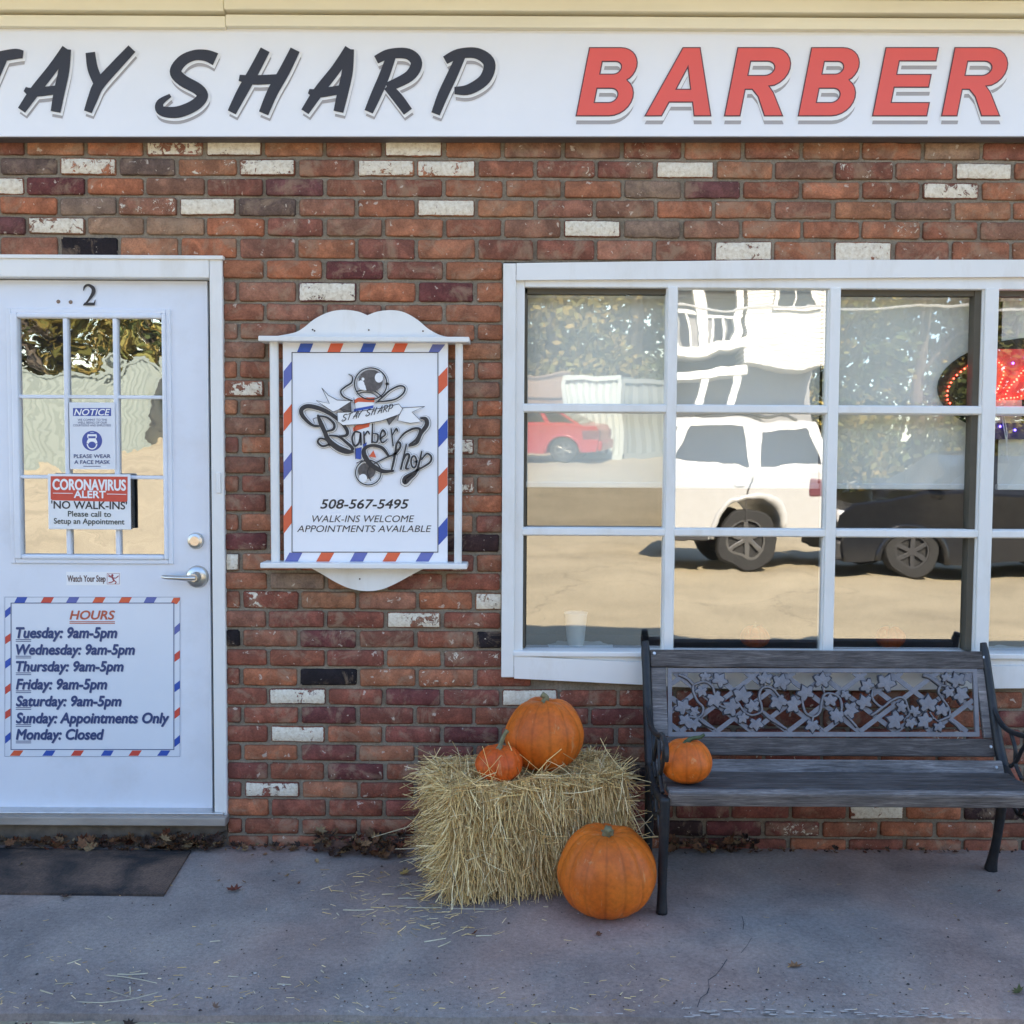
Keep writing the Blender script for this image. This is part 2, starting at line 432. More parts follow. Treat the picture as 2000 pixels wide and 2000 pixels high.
def build_bricks():
    mb=MB(); pa={'paint':{},'edge':{},'seed':{}}
    sp=[(WX(a,b),WZ(a,b),k) for a,b,k in special]
    nrow=len(zz)-1
    for i in range(nrow):
        zt=zz[i]; zb=zz[i+1]
        g=.0055
        # rows alternate : zz[3] is the measured first line (px 305.6) whose row above is 'odd'
        odd=((i-2)%2==0)
        x0=X_odd if odd else X_even
        k0=math.floor((WALL_X0-x0)/PX)
        x=x0+k0*PX; joints=[]
        while x<WALL_X1+PX:
            joints.append(x+rnd.uniform(-.004,.004)); x+=PX
        zj=rnd.uniform(-.0012,.0012)
        for a,b in zip(joints[:-1],joints[1:]):
            segs=[(a,b)]
            zc=(zt+zb)/2
            def cut(segs,c0,c1):
                o=[]
                for s0,s1 in segs:
                    if s1<=c0 or s0>=c1: o.append((s0,s1)); continue
                    if s0<c0: o.append((s0,c0))
                    if s1>c1: o.append((c1,s1))
                return o
            ztop_lim=zt
            if zc<DOOR_Z1: segs=cut(segs,DOOR_X0,DOOR_X1)
            ns=[]
            for s0,s1 in segs:
                sz=sill_z(max(s0,WIN_X0))
                if zc<WIN_Z1 and zc>min(sz,sill_z(s1)): ns+=cut([(s0,s1)],WIN_X0,WIN_X1)
                else: ns.append((s0,s1))
            for s0,s1 in ns:
                gl=.0062+rnd.uniform(-.001,.0018)
                bx0=s0+(gl if abs(s0-a)<1e-6 else .001); bx1=s1-(gl if abs(s1-b)<1e-6 else .001)
                if abs(s0-DOOR_X1)<1e-6: bx0=s0+.003
                if bx1-bx0<.02: continue
                bz0=zb+g+zj+rnd.uniform(-.0016,.0012); bz1=zt-g+zj+rnd.uniform(-.0012,.0016); rotb=rnd.gauss(0,.008)
                if bz1-bz0<.02: continue
                kind=None
                for X,Z,k in sp:
                    if bx0<=X<=bx1 and zb<=Z<=zt: kind=k
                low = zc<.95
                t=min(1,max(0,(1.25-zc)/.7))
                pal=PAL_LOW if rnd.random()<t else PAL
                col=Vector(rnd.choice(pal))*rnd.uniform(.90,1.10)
                r_=rnd.random()
                if r_<.02: col=Vector((.17,.065,.06))
                elif r_<.045: col=Vector((.26,.17,.12))
                elif r_<.09: col=Vector((.42,.16,.08))
                paint=0.0
                if kind=='w': paint=rnd.uniform(.565,.65)
                if kind=='w2': paint=.60
                if kind=='p2w': paint=.57
                if kind=='p': paint=.50
                if kind=='p2': paint=.55
                if kind=='p3': paint=.44
                if kind=='k': col=Vector((.022,.016,.018))
                if kind=='k2': col=Vector((.06,.03,.028))
                if kind=='m': col=Vector((.17,.05,.045))
                if kind=='o': col=Vector((.43,.145,.065))
                if kind=='g': col=Vector((.17,.11,.085))
                if kind=='t': col=Vector((.34,.20,.12))
                if kind is None and rnd.random()<.10: paint=rnd.uniform(.36,.455)
                seed=rnd.random()*5
                nx=max(3,int((bx1-bx0)/.022)); nz=4
                y0=-.002+rnd.uniform(-.0025,.002); tilt=rnd.uniform(-.006,.006); tz=rnd.uniform(-.02,.02)
                S=Vector((seed*13.7,i*3.1,0))
                idx=[]
                bev=.007
                for q in range(nz+1):
                    row=[]
                    for p in range(nx+1):
                        u=p/nx; v=q/nz
                        px=bx0+(bx1-bx0)*u; pz=bz0+(bz1-bz0)*v
                        ee=min(min(p,nx-p)/1.0,min(q,nz-q)/1.0)
                        edge=0 if (p in(0,nx) or q in (0,nz)) else (1 if ee>=2 else .55)
                        yy=y0+tilt*(u-.5)+tz*(v-.5)*.06
                        nn=noise.noise(Vector((px*28,pz*28,seed*9)))*.0016
                        if p in (0,nx): 
                            px+=noise.noise(Vector((pz*40,seed*7,p*1.0)))*.003
                        if q in (0,nz):
                            pz+=noise.noise(Vector((px*34,seed*5,q*1.0)))*.0026
                        if edge==0: yy+=bev*(.75 if not(p in(0,nx) and q in(0,nz)) else 1.3)
                        if p in(0,nx) and q in(0,nz):
                            kq=.6+1.2*abs(noise.noise(Vector((seed*11,p*3.1,q*5.3)))*2); px+=(.0035 if p==0 else -.0035)*kq; pz+=(.003 if q==0 else -.003)*kq
                        pz+=rotb*(u-.5)*(bx1-bx0)
                        # pull first inner ring close to the edge for a tight arris
                        if p==1: px=bx0+.0065
                        if p==nx-1 and nx>2: px=bx1-.0065
                        if q==1: pz=bz0+.006+rotb*(u-.5)*(bx1-bx0)
                        if q==nz-1: pz=bz1-.006+rotb*(u-.5)*(bx1-bx0)
                        vi=mb.vert((px,yy+nn,pz),tuple(col)); row.append(vi)
                        pa['edge'][vi]=edge; pa['paint'][vi]=paint; pa['seed'][vi]=seed
                    idx.append(row)
                for q in range(nz):
                    for p in range(nx):
                        mb.face((idx[q][p],idx[q][p+1],idx[q+1][p+1],idx[q+1][p]))
                # skirt
                loop=[idx[0][p] for p in range(nx+1)]+[idx[q][nx] for q in range(1,nz+1)]+[idx[nz][p] for p in range(nx-1,-1,-1)]+[idx[q][0] for q in range(nz-1,0,-1)]
                back=[]
                for vi in loop:
                    x_,y_,z_=mb.v[vi]; w=mb.vert((x_,.022,z_),tuple(col)); back.append(w)
                    pa['edge'][w]=0; pa['paint'][w]=0; pa['seed'][w]=seed
                L=len(loop)
                for q in range(L): mb.face((loop[q],back[q],back[(q+1)%L],loop[(q+1)%L]))
    mb.pa=pa
    return mb
mw=MB()
ZB=-.25
def mortar_panel(mb,x0,x1,z0,z1,y=.0075):
    nx=max(1,int((x1-x0)/.02)); nz=max(1,int((z1-z0)/.02))
    nx=min(nx,60); nz=min(nz,60)
    mb.box(x0,x1,y,.11,z0,z1)
wl=[(WALL_X0,DOOR_X0,ZB,WALL_ZT),(DOOR_X0,DOOR_X1,DOOR_Z1,WALL_ZT),(DOOR_X1,WIN_X0,ZB,WALL_ZT),(WIN_X0,WALL_X1,WIN_Z1,WALL_ZT)]
for a,b,c,d in wl: mw.box(a,b,.0075,.12,c,d)
# below window following the sagging sill
xs=[WIN_X0+(WIN_X1-WIN_X0)*k/20 for k in range(21)]
mw.prism_xz([(WIN_X0,ZB)]+[(WIN_X1,ZB)]+[(x,sill_z(x)+.03) for x in reversed(xs)],.0075,.12)
mw.box(WIN_X1,WALL_X1,.0075,.12,ZB,WIN_Z1)
wall=mw.build('brick_wall',mortar,shop)
bricks=build_bricks().build('brick_courses',old_brick,wall,smooth=True,auto=50)

# rest of the building: side walls, back, roof, ceiling, interior
plaster=M('interior_plaster',(.22,.21,.20),.9,var=.1)
dark_int=M('interior_dark',(.05,.045,.04),.8)
siding=M('side_wall_paint',(.5,.47,.42),.8,var=.1)
shingle=M('roof_shingle',(.10,.09,.085),.9,var=.3,scale=8,bmp=.5,bscale=20)
ROOFZ=3.30
bb=MB()
bb.box(-9,WALL_X0,.0,.14,ZB,ROOFZ); bb.box(WALL_X1,9.5,.0,.14,ZB,ROOFZ)
bb.box(WALL_X0,WALL_X1,.0075,.12,WALL_ZT,ROOFZ)
bb.box(-9,-8.85,.14,7.9,ZB,ROOFZ); bb.box(9.35,9.5,.14,7.9,ZB,ROOFZ); bb.box(-9,9.5,7.9,8.05,ZB,ROOFZ)
bb.build('outer_wall',siding,shop)
ii=MB()
ii.box(-3.1,3.5,3.0,3.1,0,2.9); ii.box(-3.2,-3.1,.121,3.1,0,2.9); ii.box(3.5,3.6,.121,3.1,0,2.9); ii.box(-3.2,3.6,.121,3.1,2.9,2.98)
ii.build('interior_wall',plaster,shop)
fl=MB(); fl.box(-3.1,3.5,.121,3.0,-.05,0.05); fl.build('interior_floor',dark_int,shop)
rf=MB(); e=-.62; hz=ROOFZ
rf.prism_yz([(e,hz),(e,hz+.16),(4.0,hz+.16+1.5),(8.6,hz+.16),(8.6,hz),(4.0,hz+1.40)],-9.6,10.1)
rf.build('roof',shingle,shop)
sf=MB(); sf.box(-9.5,10,-.615,-.001,hz-.02,hz-.001); sf.build('soffit',cream_paint,shop)

# cream frieze boards above the sign
fb=MB()
def yz(px,py,Y): return WZ(px,py,Y)
j=WX(440,30,-.09)
for (xa,xb,dy_,dz_) in ((-3.6,j-.001,0,-.004),(j+.001,4.2,-.004,.0)):
    fb.box(xa,xb,-.088+dy_,-.0,WZ(1000,54,-.09)+dz_,WZ(1000,30,-.09)+dz_-.002,bev=.003)
    fb.box(xa,xb,-.108+dy_,-.0,WZ(1000,27,-.09)+dz_+.002,WZ(1000,1,-.09)+dz_,bev=.004)
    fb.box(xa,xb,-.100+dy_,-.0,WZ(1000,-2,-.09)+dz_,WZ(1000,-24,-.09)+dz_,bev=.004)
    fb.box(xa,xb,-.13+dy_,-.0,WZ(1000,-25,-.09)+dz_+.002,hz-.022,bev=.004)
fb.build('frieze_board',cream_paint,shop)
# ------------------------------------------------------------------ glass
def glass_mat(name,tx,tz,wav=.35,wscale=3.0,refl=.42,fine=0.0,tint=(.97,.98,.97),ws=(1,1,1)):
    m=bpy.data.materials.new(name); m.use_nodes=True; nt=m.node_tree; nt.nodes.clear()
    out=nt.nodes.new('ShaderNodeOutputMaterial'); mix=nt.nodes.new('ShaderNodeMixShader')
    tr=nt.nodes.new('ShaderNodeBsdfTransparent'); tr.inputs[0].default_value=(*tint,1)
    gl=nt.nodes.new('ShaderNodeBsdfGlossy'); gl.inputs['Roughness'].default_value=.012; gl.inputs['Color'].default_value=(.97,.97,.97,1)
    v=coords(nt,ws)
    n=noise_n(nt,wscale,2,.45,v,.4)
    # slope of old uneven glass from noise colour channels
    sub=nt.nodes.new('ShaderNodeVectorMath'); sub.operation='SUBTRACT'; nt.links.new(n.outputs['Color'],sub.inputs[0]); sub.inputs[1].default_value=(.5,.5,.5)
    scl=nt.nodes.new('ShaderNodeVectorMath'); scl.operation='MULTIPLY'; nt.links.new(sub.outputs[0],scl.inputs[0]); scl.inputs[1].default_value=(wav*.06,0,wav*.06)
    geo=nt.nodes.new('ShaderNodeNewGeometry')
    a1=nt.nodes.new('ShaderNodeVectorMath'); a1.operation='ADD'; nt.links.new(geo.outputs['Normal'],a1.inputs[0]); nt.links.new(scl.outputs[0],a1.inputs[1])
    a2=nt.nodes.new('ShaderNodeVectorMath'); a2.operation='ADD'; nt.links.new(a1.outputs[0],a2.inputs[0]); a2.inputs[1].default_value=(tx,0,tz)
    last=a2.outputs[0]
    if fine>0:
        n2=noise_n(nt,9,3,.5,v,.8); s2=nt.nodes.new('ShaderNodeVectorMath'); s2.operation='SUBTRACT'; nt.links.new(n2.outputs['Color'],s2.inputs[0]); s2.inputs[1].default_value=(.5,.5,.5)
        s3=nt.nodes.new('ShaderNodeVectorMath'); s3.operation='MULTIPLY'; nt.links.new(s2.outputs[0],s3.inputs[0]); s3.inputs[1].default_value=(fine*.06,0,fine*.06)
        a3=nt.nodes.new('ShaderNodeVectorMath'); a3.operation='ADD'; nt.links.new(last,a3.inputs[0]); nt.links.new(s3.outputs[0],a3.inputs[1]); last=a3.outputs[0]
    nm=nt.nodes.new('ShaderNodeVectorMath'); nm.operation='NORMALIZE'; nt.links.new(last,nm.inputs[0])
    nt.links.new(nm.outputs[0],gl.inputs['Normal'])
    mix.inputs[0].default_value=refl
    nt.links.new(tr.outputs[0],mix.inputs[1]); nt.links.new(gl.outputs[0],mix.inputs[2]); nt.links.new(mix.outputs[0],out.inputs[0])
    return m
def clear_mat():
    m=bpy.data.materials.new('glass_back'); m.use_nodes=True; nt=m.node_tree; nt.nodes.clear()
    out=nt.nodes.new('ShaderNodeOutputMaterial'); tr=nt.nodes.new('ShaderNodeBsdfTransparent'); tr.inputs[0].default_value=(.97,.98,.97,1)
    nt.links.new(tr.outputs[0],out.inputs[0]); return m
clear=clear_mat()
def pane(name,x0,x1,z0,z1,y,mat,parent):
    mb=MB(); mb.box(x0,x1,y,y+.004,z0,z1)
    # slot 0 front glass, others clear
    for i,f in enumerate(mb.f):
        ys=[mb.v[k][1] for k in f]; mb.m[i]=0 if max(ys)-min(ys)<1e-6 and ys[0]<y+.001 else 1
    return mb.build(name,[mat,clear],parent)

# ------------------------------------------------------------------ window
YF=-.028   # face of the window trim
win=thing('x','','x'); bpy.data.objects.remove(win)
# window : outer casing as the part, muntins / panes below it
wf=MB()
wx0=WX(981,900,YF); wx0i=WX(1006,900,YF)
ztop=WZ(1000,513,YF)
Zt2=WZ(1480,538,YF)
# left casing, top casing (rising slightly to the right as in the photo), bottom board following the sag
wf.box(wx0,wx0i,YF,.05,sill_z(wx0),WZ(990,514,YF),bev=.003)
def topz(px,py): return WZ(px,py,YF)
wf.prism_xz([(wx0i+.001,topz(1008,547)),(WX(2100,545,YF),topz(2100,540)),(WX(2100,500,YF)+.6,topz(2100,505)),(WX(1500,509,YF),topz(1500,508)),(wx0i+.001,topz(1008,514))],YF-.002,.05)
xs=[wx0i+.001+(3.0-wx0i)*k/24 for k in range(25)]
wf.prism_xz([(x,sill_z(x)) for x in xs]+[(x,sill_z(x)+.085) for x in reversed(xs)],YF-.002,.05)
frame=wf.build('window',white_paint,shop)
# inner sash frame + sill lip
sf=MB()
Ys=-.012
gx=[(1023,1298),(1321,1612),(1637,1912),(1943,2240)]
gy=[(563,790),(808,1032),(1049,1270)]
def vx(px): return WX(px,900,Ys)
def hz_(py): return WZ(1450,py,Ys)
X_=[(vx(a),vx(b)) for a,b in gx]
Z_=[(hz_(b),hz_(a)) for a,b in gy]
gl_top=Z_[0][1]; gl_bot=Z_[2][0]-.004
st=MB()
st.box(wx0i-.002,X_[0][0],Ys,.06,sill_z(wx0i)+.06,topz(1008,545)+.02,bev=.004)
st.box(X_[0][0]-.0,3.0,Ys-.002,.06,gl_top,topz(1300,540)+.02,bev=.004)
st.box(wx0i-.004,3.0,Ys-.022,.055,gl_bot-.022,gl_bot,bev=.005)
st.box(wx0i-.002,3.0,Ys-.004,.05,gl_bot-.06,gl_bot-.023,bev=.002)
st.build('sash_frame',white_paint,frame)
mu=MB()
for k in range(3):
    a=X_[k][1]; b=X_[k+1][0]
    mu.box(a+.004,b-.004,Ys-.006,.05,gl_bot-.002,gl_top+.004,bev=.004)
    mu.box(a,b,Ys+.008,.048,gl_bot-.001,gl_top+.003,bev=.003)
for k in range(2):
    lo=Z_[k+1][1]; hi=Z_[k][0]
    for q in range(4):
        mu.box(X_[q][0]-.006,X_[q][1]+.006,Ys-.003,.046,lo+.003,hi-.003,bev=.004)
        mu.box(X_[q][0]-.004,X_[q][1]+.004,Ys+.011,.044,lo,hi,bev=.003)
mu.build('muntins',white_paint,frame)
# rebate strips round the fixed panes, recess shadow put into their dark colour
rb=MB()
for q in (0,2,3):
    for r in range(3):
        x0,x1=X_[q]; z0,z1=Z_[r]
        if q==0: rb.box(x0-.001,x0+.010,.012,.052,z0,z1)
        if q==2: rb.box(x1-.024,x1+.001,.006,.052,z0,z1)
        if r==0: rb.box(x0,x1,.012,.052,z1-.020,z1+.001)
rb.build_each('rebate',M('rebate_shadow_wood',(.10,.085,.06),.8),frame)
tilts={(0,0):(-.135,-.036),(0,1):(-.135,-.036),(0,2):(-.12,-.012),
       (1,0):(.002,-.006),(1,1):(.002,-.006),(1,2):(.002,-.005),(2,0):(.012,-.004),(2,1):(.012,-.002),(2,2):(.006,0),(3,0):(.02,0),(3,1):(.02,0),(3,2):(.02,0)}
REFL=.42
for q in range(4):
    for r in range(3):
        tx,tz=tilts[(q,r)]
        gm=glass_mat('pane_glass',tx,tz,wav=.18 if q!=1 else .34,wscale=3.2,refl=.38 if q==1 else (.23 if r<2 else .35),fine=.03 if q==0 else (.07 if q==1 else .014))
        x0,x1=X_[q]; z0,z1=Z_[r]
        if r==2: z0=gl_bot
        pane('pane',x0,x1,z0,z1,.03 if q!=1 else .012,gm,frame)

# interior ledge, back-lit shade etc.
ledge=MB(); LZ=.735
ledge.box(wx0i-.1,3.1,.06,.52,LZ-.04,LZ,bev=.004)
ledge.build('window_ledge',M('ledge_dark_wood',(.05,.05,.06),.35),shop)
shade_mat=M('shade_fabric',(.84,.82,.75),.9,var=.05,scale=3,bmp=.1,bscale=300)
barm=M('shade_bar',(.85,.85,.82),.5,var=0)
def shade(x0,x1,label,ybot=948,zt=577):
    t=thing('roller_shade',label,'window shade',((x0+x1)/2,.075,WZ(1450,ybot,.075)),group='roller shades lowered behind the window')
    a=MB(); zb=WZ(1450,ybot,.075); ztp=WZ(1450,zt,.075)
    n=24
    for k in range(n):
        xa=x0+(x1-x0)*k/n; xb=x0+(x1-x0)*(k+1)/n
        ya=.078+.004*math.sin(k*1.3); yb=.078+.004*math.sin((k+1)*1.3)
        a.quad((xa,ya,zb),(xb,yb,zb),(xb,.078,ztp),(xa,.078,ztp))
        a.quad((xa,ya+.002,zb),(xa,.08,ztp),(xb,.08,ztp),(xb,yb+.002,zb))
    a.build('fabric',shade_mat,t,smooth=True)
    b=MB(); b.box(x0-.004,x1+.004,.068,.09,zb-.012,zb+.010,bev=.004); b.build('bottom_bar',barm,t)
    c=MB(); c.tube([(x0-.01,.088,ztp),(x1+.01,.088,ztp)],.017,10); c.build('roller',barm,t)
shade(WX(1029,900,.075),WX(1598,900,.075),'pale grey roller shade behind the left half of the window above the foam cup')
shade(WX(1604,900,.075),WX(1908,900,.075),'pale grey roller shade beside the dark oval light-up sign')
shade(WX(1950,900,.075),WX(2260,900,.075),'pale grey roller shade at the right end of the window above the red light-up letters')

# foam cup and doily on the ledge
dmat=M('doily_white',(.75,.78,.8),.8,var=.03)
def doily(px,py,rad,label):
    o=G(px,py,LZ+.002); mb=MB(); n=72; 
    c=mb.vert((o.x,o.y,LZ+.006)); ring=[];ring2=[]
    for k in range(n):
        a=2*math.pi*k/n; r=rad*(1+.06*math.cos(k*math.pi/2.0*1.0+0)*(-1)**(k//2)); r=rad*(1+.07*abs(math.sin(a*9)))
        ring.append(mb.vert((o.x+r*math.cos(a),o.y+r*math.sin(a),LZ+.004+.003*math.sin(a*9))))
        ring2.append(mb.vert((o.x+r*math.cos(a),o.y+r*math.sin(a),LZ+.001)))
    for k in range(n):
        mb.face((c,ring[k],ring[(k+1)%n])); mb.face((ring[k],ring2[k],ring2[(k+1)%n],ring[(k+1)%n]))
    ob=mb.build('doily',dmat,None,origin=(o.x,o.y,LZ)); tag(ob,label,'doily'); return o
o=doily(1134,1263,.125,'round white scalloped doily under the foam cup on the window ledge')
cm=MB(); cm.lathe([(.030,0),(.034,.01),(.045,.125),(.048,.13),(.048,.134),(.043,.13),(.033,.012),(.001,.011)],o.x-.02,o.y+.0,LZ+.007,24,closed=False)
cup=cm.build('foam_cup',M('foam_white',(.75,.78,.76),.7,var=.03),None,smooth=True,origin=(o.x-.02,o.y,LZ+.007)); tag(cup,'white foam cup standing on the doily behind the window','cup')
doily(1990,1276,.15,'pale doily on the window ledge at the right edge beyond the bench')

# ------------------------------------------------------------------ light-up oval sign
def led(mb,x,y,z,r): mb.lathe([(r*.6,0),(r,-.002),(r*.6,-.006),(r*.1,-.008)],x,y,z,8,axis='y')
def emis(name,c,s):
    m=bpy.data.materials.new(name); m.use_nodes=True; nt=m.node_tree; nt.nodes.clear()
    o_=nt.nodes.new('ShaderNodeOutputMaterial'); e_=nt.nodes.new('ShaderNodeEmission'); e_.inputs[0].default_value=(*c,1); e_.inputs[1].default_value=s; nt.links.new(e_.outputs[0],o_.inputs[0]); return m
YL=.062
lt=thing('led_sign','dark oval light-up sign ringed with red points behind the right of the window','lit sign',(WX(2040,760,YL),YL,WZ(2040,760,YL)))
bm_=MB(); cx,cz=WX(2040,758,YL),WZ(2040,758,YL); rx,rz=205/505,98/505
bm_.prism_xz([(cx+rx*math.cos(2*math.pi*k/48),cz+rz*math.sin(2*math.pi*k/48)) for k in range(48)],YL,YL+.008)
bm_.build('board',M('led_board_black',(.02,.022,.018),.3),lt)
pm=MB(); pm.box(WX(1940,730,YL),WX(2140,730,YL),YL-.006,YL-.002,WZ(1990,781,YL),WZ(1990,682,YL),bev=.001)
m_,nt_,b_,o_=nodes('red_lit_panel'); b_.inputs['Base Color'].default_value=(.45,.05,.05,1); b_.inputs['Emission Color'].default_value=(1,.08,.07,1); b_.inputs['Emission Strength'].default_value=.07; b_.inputs['Roughness'].default_value=.4
pm.build('red_panel',m_,lt)
cmb_=MB(); cmb_.box(WX(1940,800,YL),WX(1994,800,YL),YL-.006,YL-.002,WZ(1980,826,YL),WZ(1980,781.5,YL)); cmb_.build('cream_panel',M('cream_card',(.62,.58,.45),.6,var=0),lt)
pb=MB(); pb.box(WX(1938,840,YL),WX(2080,840,YL),YL-.007,YL-.001,WZ(1980,858,YL),WZ(1980,826.5,YL)); pb.build('violet_panel',M('violet_panel',(.06,.04,.14),.4,var=0),lt)
rl=MB()
def dots(pts,step=.0115):
    P=[Vector((WX(a,b,YL),WZ(a,b,YL))) for a,b in pts]; P=[Vector((p.x,p.y)) for p in catmull([(p.x,p.y,0) for p in P],10)]
    acc=0; led(rl,P[0].x,YL-.007,P[0].y,.0035)
    for a,b in zip(P[:-1],P[1:]):
        acc+=(b-a).length
        if acc>=step: acc=0; led(rl,b.x,YL-.007,b.y,.0035)
dots([(1896,711),(1880,722),(1862,738),(1852,754),(1848,770),(1849,782),(1855,789)],.0155)
dots([(1936,704),(1948,708),(1957,718),(1957,735),(1950,752),(1943,768),(1936,774)])
dots([(1962,770),(1970,756),(1982,742),(1993,728),(2002,718)]); dots([(1984,743),(2000,740)])
dots([(1950,781),(1964,778),(1985,776),(2003,769),(2020,764)])
dots([(2010,750),(2030,706),(2048,712),(2040,734),(2022,742)]); dots([(2060,770),(2070,700),(2085,765),(2100,700)])
rl.build_each('red_lamp',emis('red_led',(1,.05,.03),4.5),lt)
bl=MB()
for a,b in ((1976,710),(2001,698),(1951,833),(1980,840),(2010,842)): led(bl,WX(a,b,YL),YL-.008,WZ(a,b,YL),.0045)
bl.build_each('blue_lamp',emis('blue_led',(.15,.08,1),4.0),lt)
co=MB(); 
for d_ in (0,.008): co.tube(catmull([(WX(1953,812,YL)+d_,YL-.014,WZ(1953,812,YL)),(WX(1959,840,YL)+d_,YL-.014,WZ(1959,845,YL)),(WX(1963,870,YL),YL-.012,WZ(1963,870,YL)),(WX(1961,900,YL)+d_,YL-.01,WZ(1961,900,YL))],5),.0022,6)
co.build('cord',barm,lt)

# ------------------------------------------------------------------ door and casing
YC=-.015; YD=.028
dr=MB()
zc_t=WZ(200,504,YC); xo=WX(438,1000,YC); xi=WX(412,1000,YC); zbt=WZ(300,1597,YC)
dr.box(xi+.002,xo,YC,.05,zbt,zc_t,bev=.004)
dr.box(DOOR_X0,xi+.001,YC-.002,.05,WZ(200,544,YC)+.004,zc_t,bev=.004)
dr.box(DOOR_X0,xo+.006,YC-.010,YC+.02,zc_t-.004,zc_t+.010,bev=.002)   # drip cap
dfr=dr.build('door_frame',white_paint,shop)
sl=MB(); sl.box(DOOR_X0,xo-.01,-.03,.04,WZ(200,1596,-.03),WZ(200,1587,-.03),bev=.003); sl.build('threshold',alu,dfr)
sw=MB(); sw.box(DOOR_X0,xo+.004,-.05,.06,WZ(200,1613,-.05),WZ(200,1597,-.05),bev=.004); sw.build('door_sill',sill_wood,dfr)
fo=MB(); fo.box(DOOR_X0,DOOR_X1,.0,.12,-.2,WZ(200,1613,-.05)); fo.build('foundation',concrete_fnd,dfr)
gapm=MB(); gapm.box(DOOR_X0,xi+.0,.045,.055,WZ(200,1590,YD),WZ(200,540,YD)); gapm.build('gap',black_gap,dfr)
sp_=MB(); sp_.box(WX(423,940,YC),WX(432,940,YC),YC-.008,YC,WZ(427,963,YC),WZ(427,923,YC),bev=.003); sp_.build('strike_cover',white_paint,dfr)
# door slab with an opening for the glass
xr=WX(409,1000,YD); xl=DOOR_X0+.03; zt_=WZ(200,548,YD); zb_=WZ(200,1582,YD)
lx0,lx1=WX(26,800,YD),WX(328,800,YD); lz0,lz1=WZ(180,1092,YD),WZ(180,612,YD)
ds=MB()
ds.box(xl,lx0,YD,YD+.04,zb_,zt_); ds.box(lx1,xr,YD,YD+.04,zb_,zt_)
ds.box(lx0,lx1,YD,YD+.04,zb_,lz0); ds.box(lx0,lx1,YD,YD+.04,lz1,zt_)
# weld so that it reads as one slab
door=ds.build('door',door_paint,shop)
lf=MB()
ox0,ox1,oz0,oz1=WX(17,800,YD),WX(336,800,YD),WZ(180,1101,YD),WZ(180,603,YD)
ix0,ix1,iz0,iz1=WX(39,800,YD),WX(319,800,YD),WZ(180,1083,YD),WZ(180,622,YD)
def ringframe(mb,o,i,y0,y1,bev=.004):
    (a,b,c,d),(e,f,g,h)=o,i
    mb.box(a,e,y0,y1,c,d,bev=bev); mb.box(f,b,y0,y1,c,d,bev=bev); mb.box(e-.0005,f+.0005,y0+.0004,y1,h,d,bev=bev); mb.box(e-.0005,f+.0005,y0+.0004,y1,c,g,bev=bev)
ringframe(lf,(ox0,ox1,oz0,oz1),(ox0+.018,ox1-.018,oz0+.018,oz1-.018),YD-.008,YD+.004)
ringframe(lf,(ox0+.017,ox1-.017,oz0+.017,oz1-.017),(ix0,ix1,iz0,iz1),YD-.015,YD+.02,bev=.006)
lf.build('glass_frame',door_paint,door)
mt=MB()
for px in (131.5,228): mt.box(WX(px,800,YD)-.0085,WX(px,800,YD)+.0085,YD-.010,YD+.012,iz0,iz1,bev=.004)
for py in (775.5,932): mt.box(ix0,ix1,YD-.008,YD+.012,WZ(180,py,YD)-.0065,WZ(180,py,YD)+.0065,bev=.003)
mt.build('muntins',door_paint,door)
xsplit=[ix0,WX(131.5,800,YD),WX(228,800,YD),ix1]
dg=glass_mat('door_glass',-.02,-.034,wav=.75,wscale=2.4,refl=.44,fine=.5)
pane('pane',ix0-.004,ix1+.004,iz0-.004,iz1+.004,YD+.006,dg,door)
db=MB()
c=W(383,1056,YD); db.lathe([(.031,0),(.031,-.006),(.027,-.016),(.018,-.019),(.018,-.022),(.001,-.022)],c.x,YD,c.z,28,axis='y',closed=False)
db.box(c.x-.002,c.x+.002,YD-.0235,YD-.0215,c.z-.008,c.z+.006)
brush=M('brushed_nickel',(.66,.63,.58),.28,1,var=.08,scale=40)
db.build('deadbolt',brush,door,smooth=True,auto=35)
dh=MB(); c=W(386,1126,YD)
dh.lathe([(.043,0),(.042,-.008),(.036,-.014),(.02,-.018),(.014,-.03),(.014,-.05),(.001,-.05)],c.x,YD,c.z,32,axis='y',closed=False)
dh.tube([(c.x+.006,YD-.05,c.z),(c.x-.02,YD-.058,c.z),(c.x-.06,YD-.056,c.z+.001),(c.x-.10,YD-.05,c.z+.002),(c.x-.118,YD-.040,c.z+.003)],[.013,.014,.012,.011,.009],12,flat=(.75,1.0))
dh.build('handle',brush,door,smooth=True,auto=40)
bd=Board(YD)
nb=MB()
bdN=Board(YD)
# house number 2 drawn as a serif numeral
def num2(mb):
    b_=Board(YD)
    x=lambda u:163+u*25; y=lambda v:597-v*40
    b_.stroke(mb,[(x(.04),y(.74),.35),(x(.14),y(.92),.8),(x(.42),y(1.0),.9),(x(.76),y(.86),1.35),(x(.82),y(.66),1.5),(x(.62),y(.42),1.1),(x(.30),y(.16),.7),(x(.08),y(.04),.6)],5.2,.004,0)
    b_.poly(mb,[(x(.0),y(.0)),(x(.92),y(0)),(x(1.0),y(.28)),(x(.94),y(.28)),(x(.84),y(.14)),(x(.12),y(.14))],.0046,0)
num2(nb); nb.build('house_number',ink_grey,door)
hb=MB()
for px,py in ((114,589),(138,590)):
    c=W(px,py,YD); hb.lathe([(.0075,0),(.006,-.0035),(.001,-.0035)],c.x,YD,c.z,12,axis='y',closed=False)
hb.build_each('screw_plug',M('rusty_plug',(.25,.17,.12),.8),door)
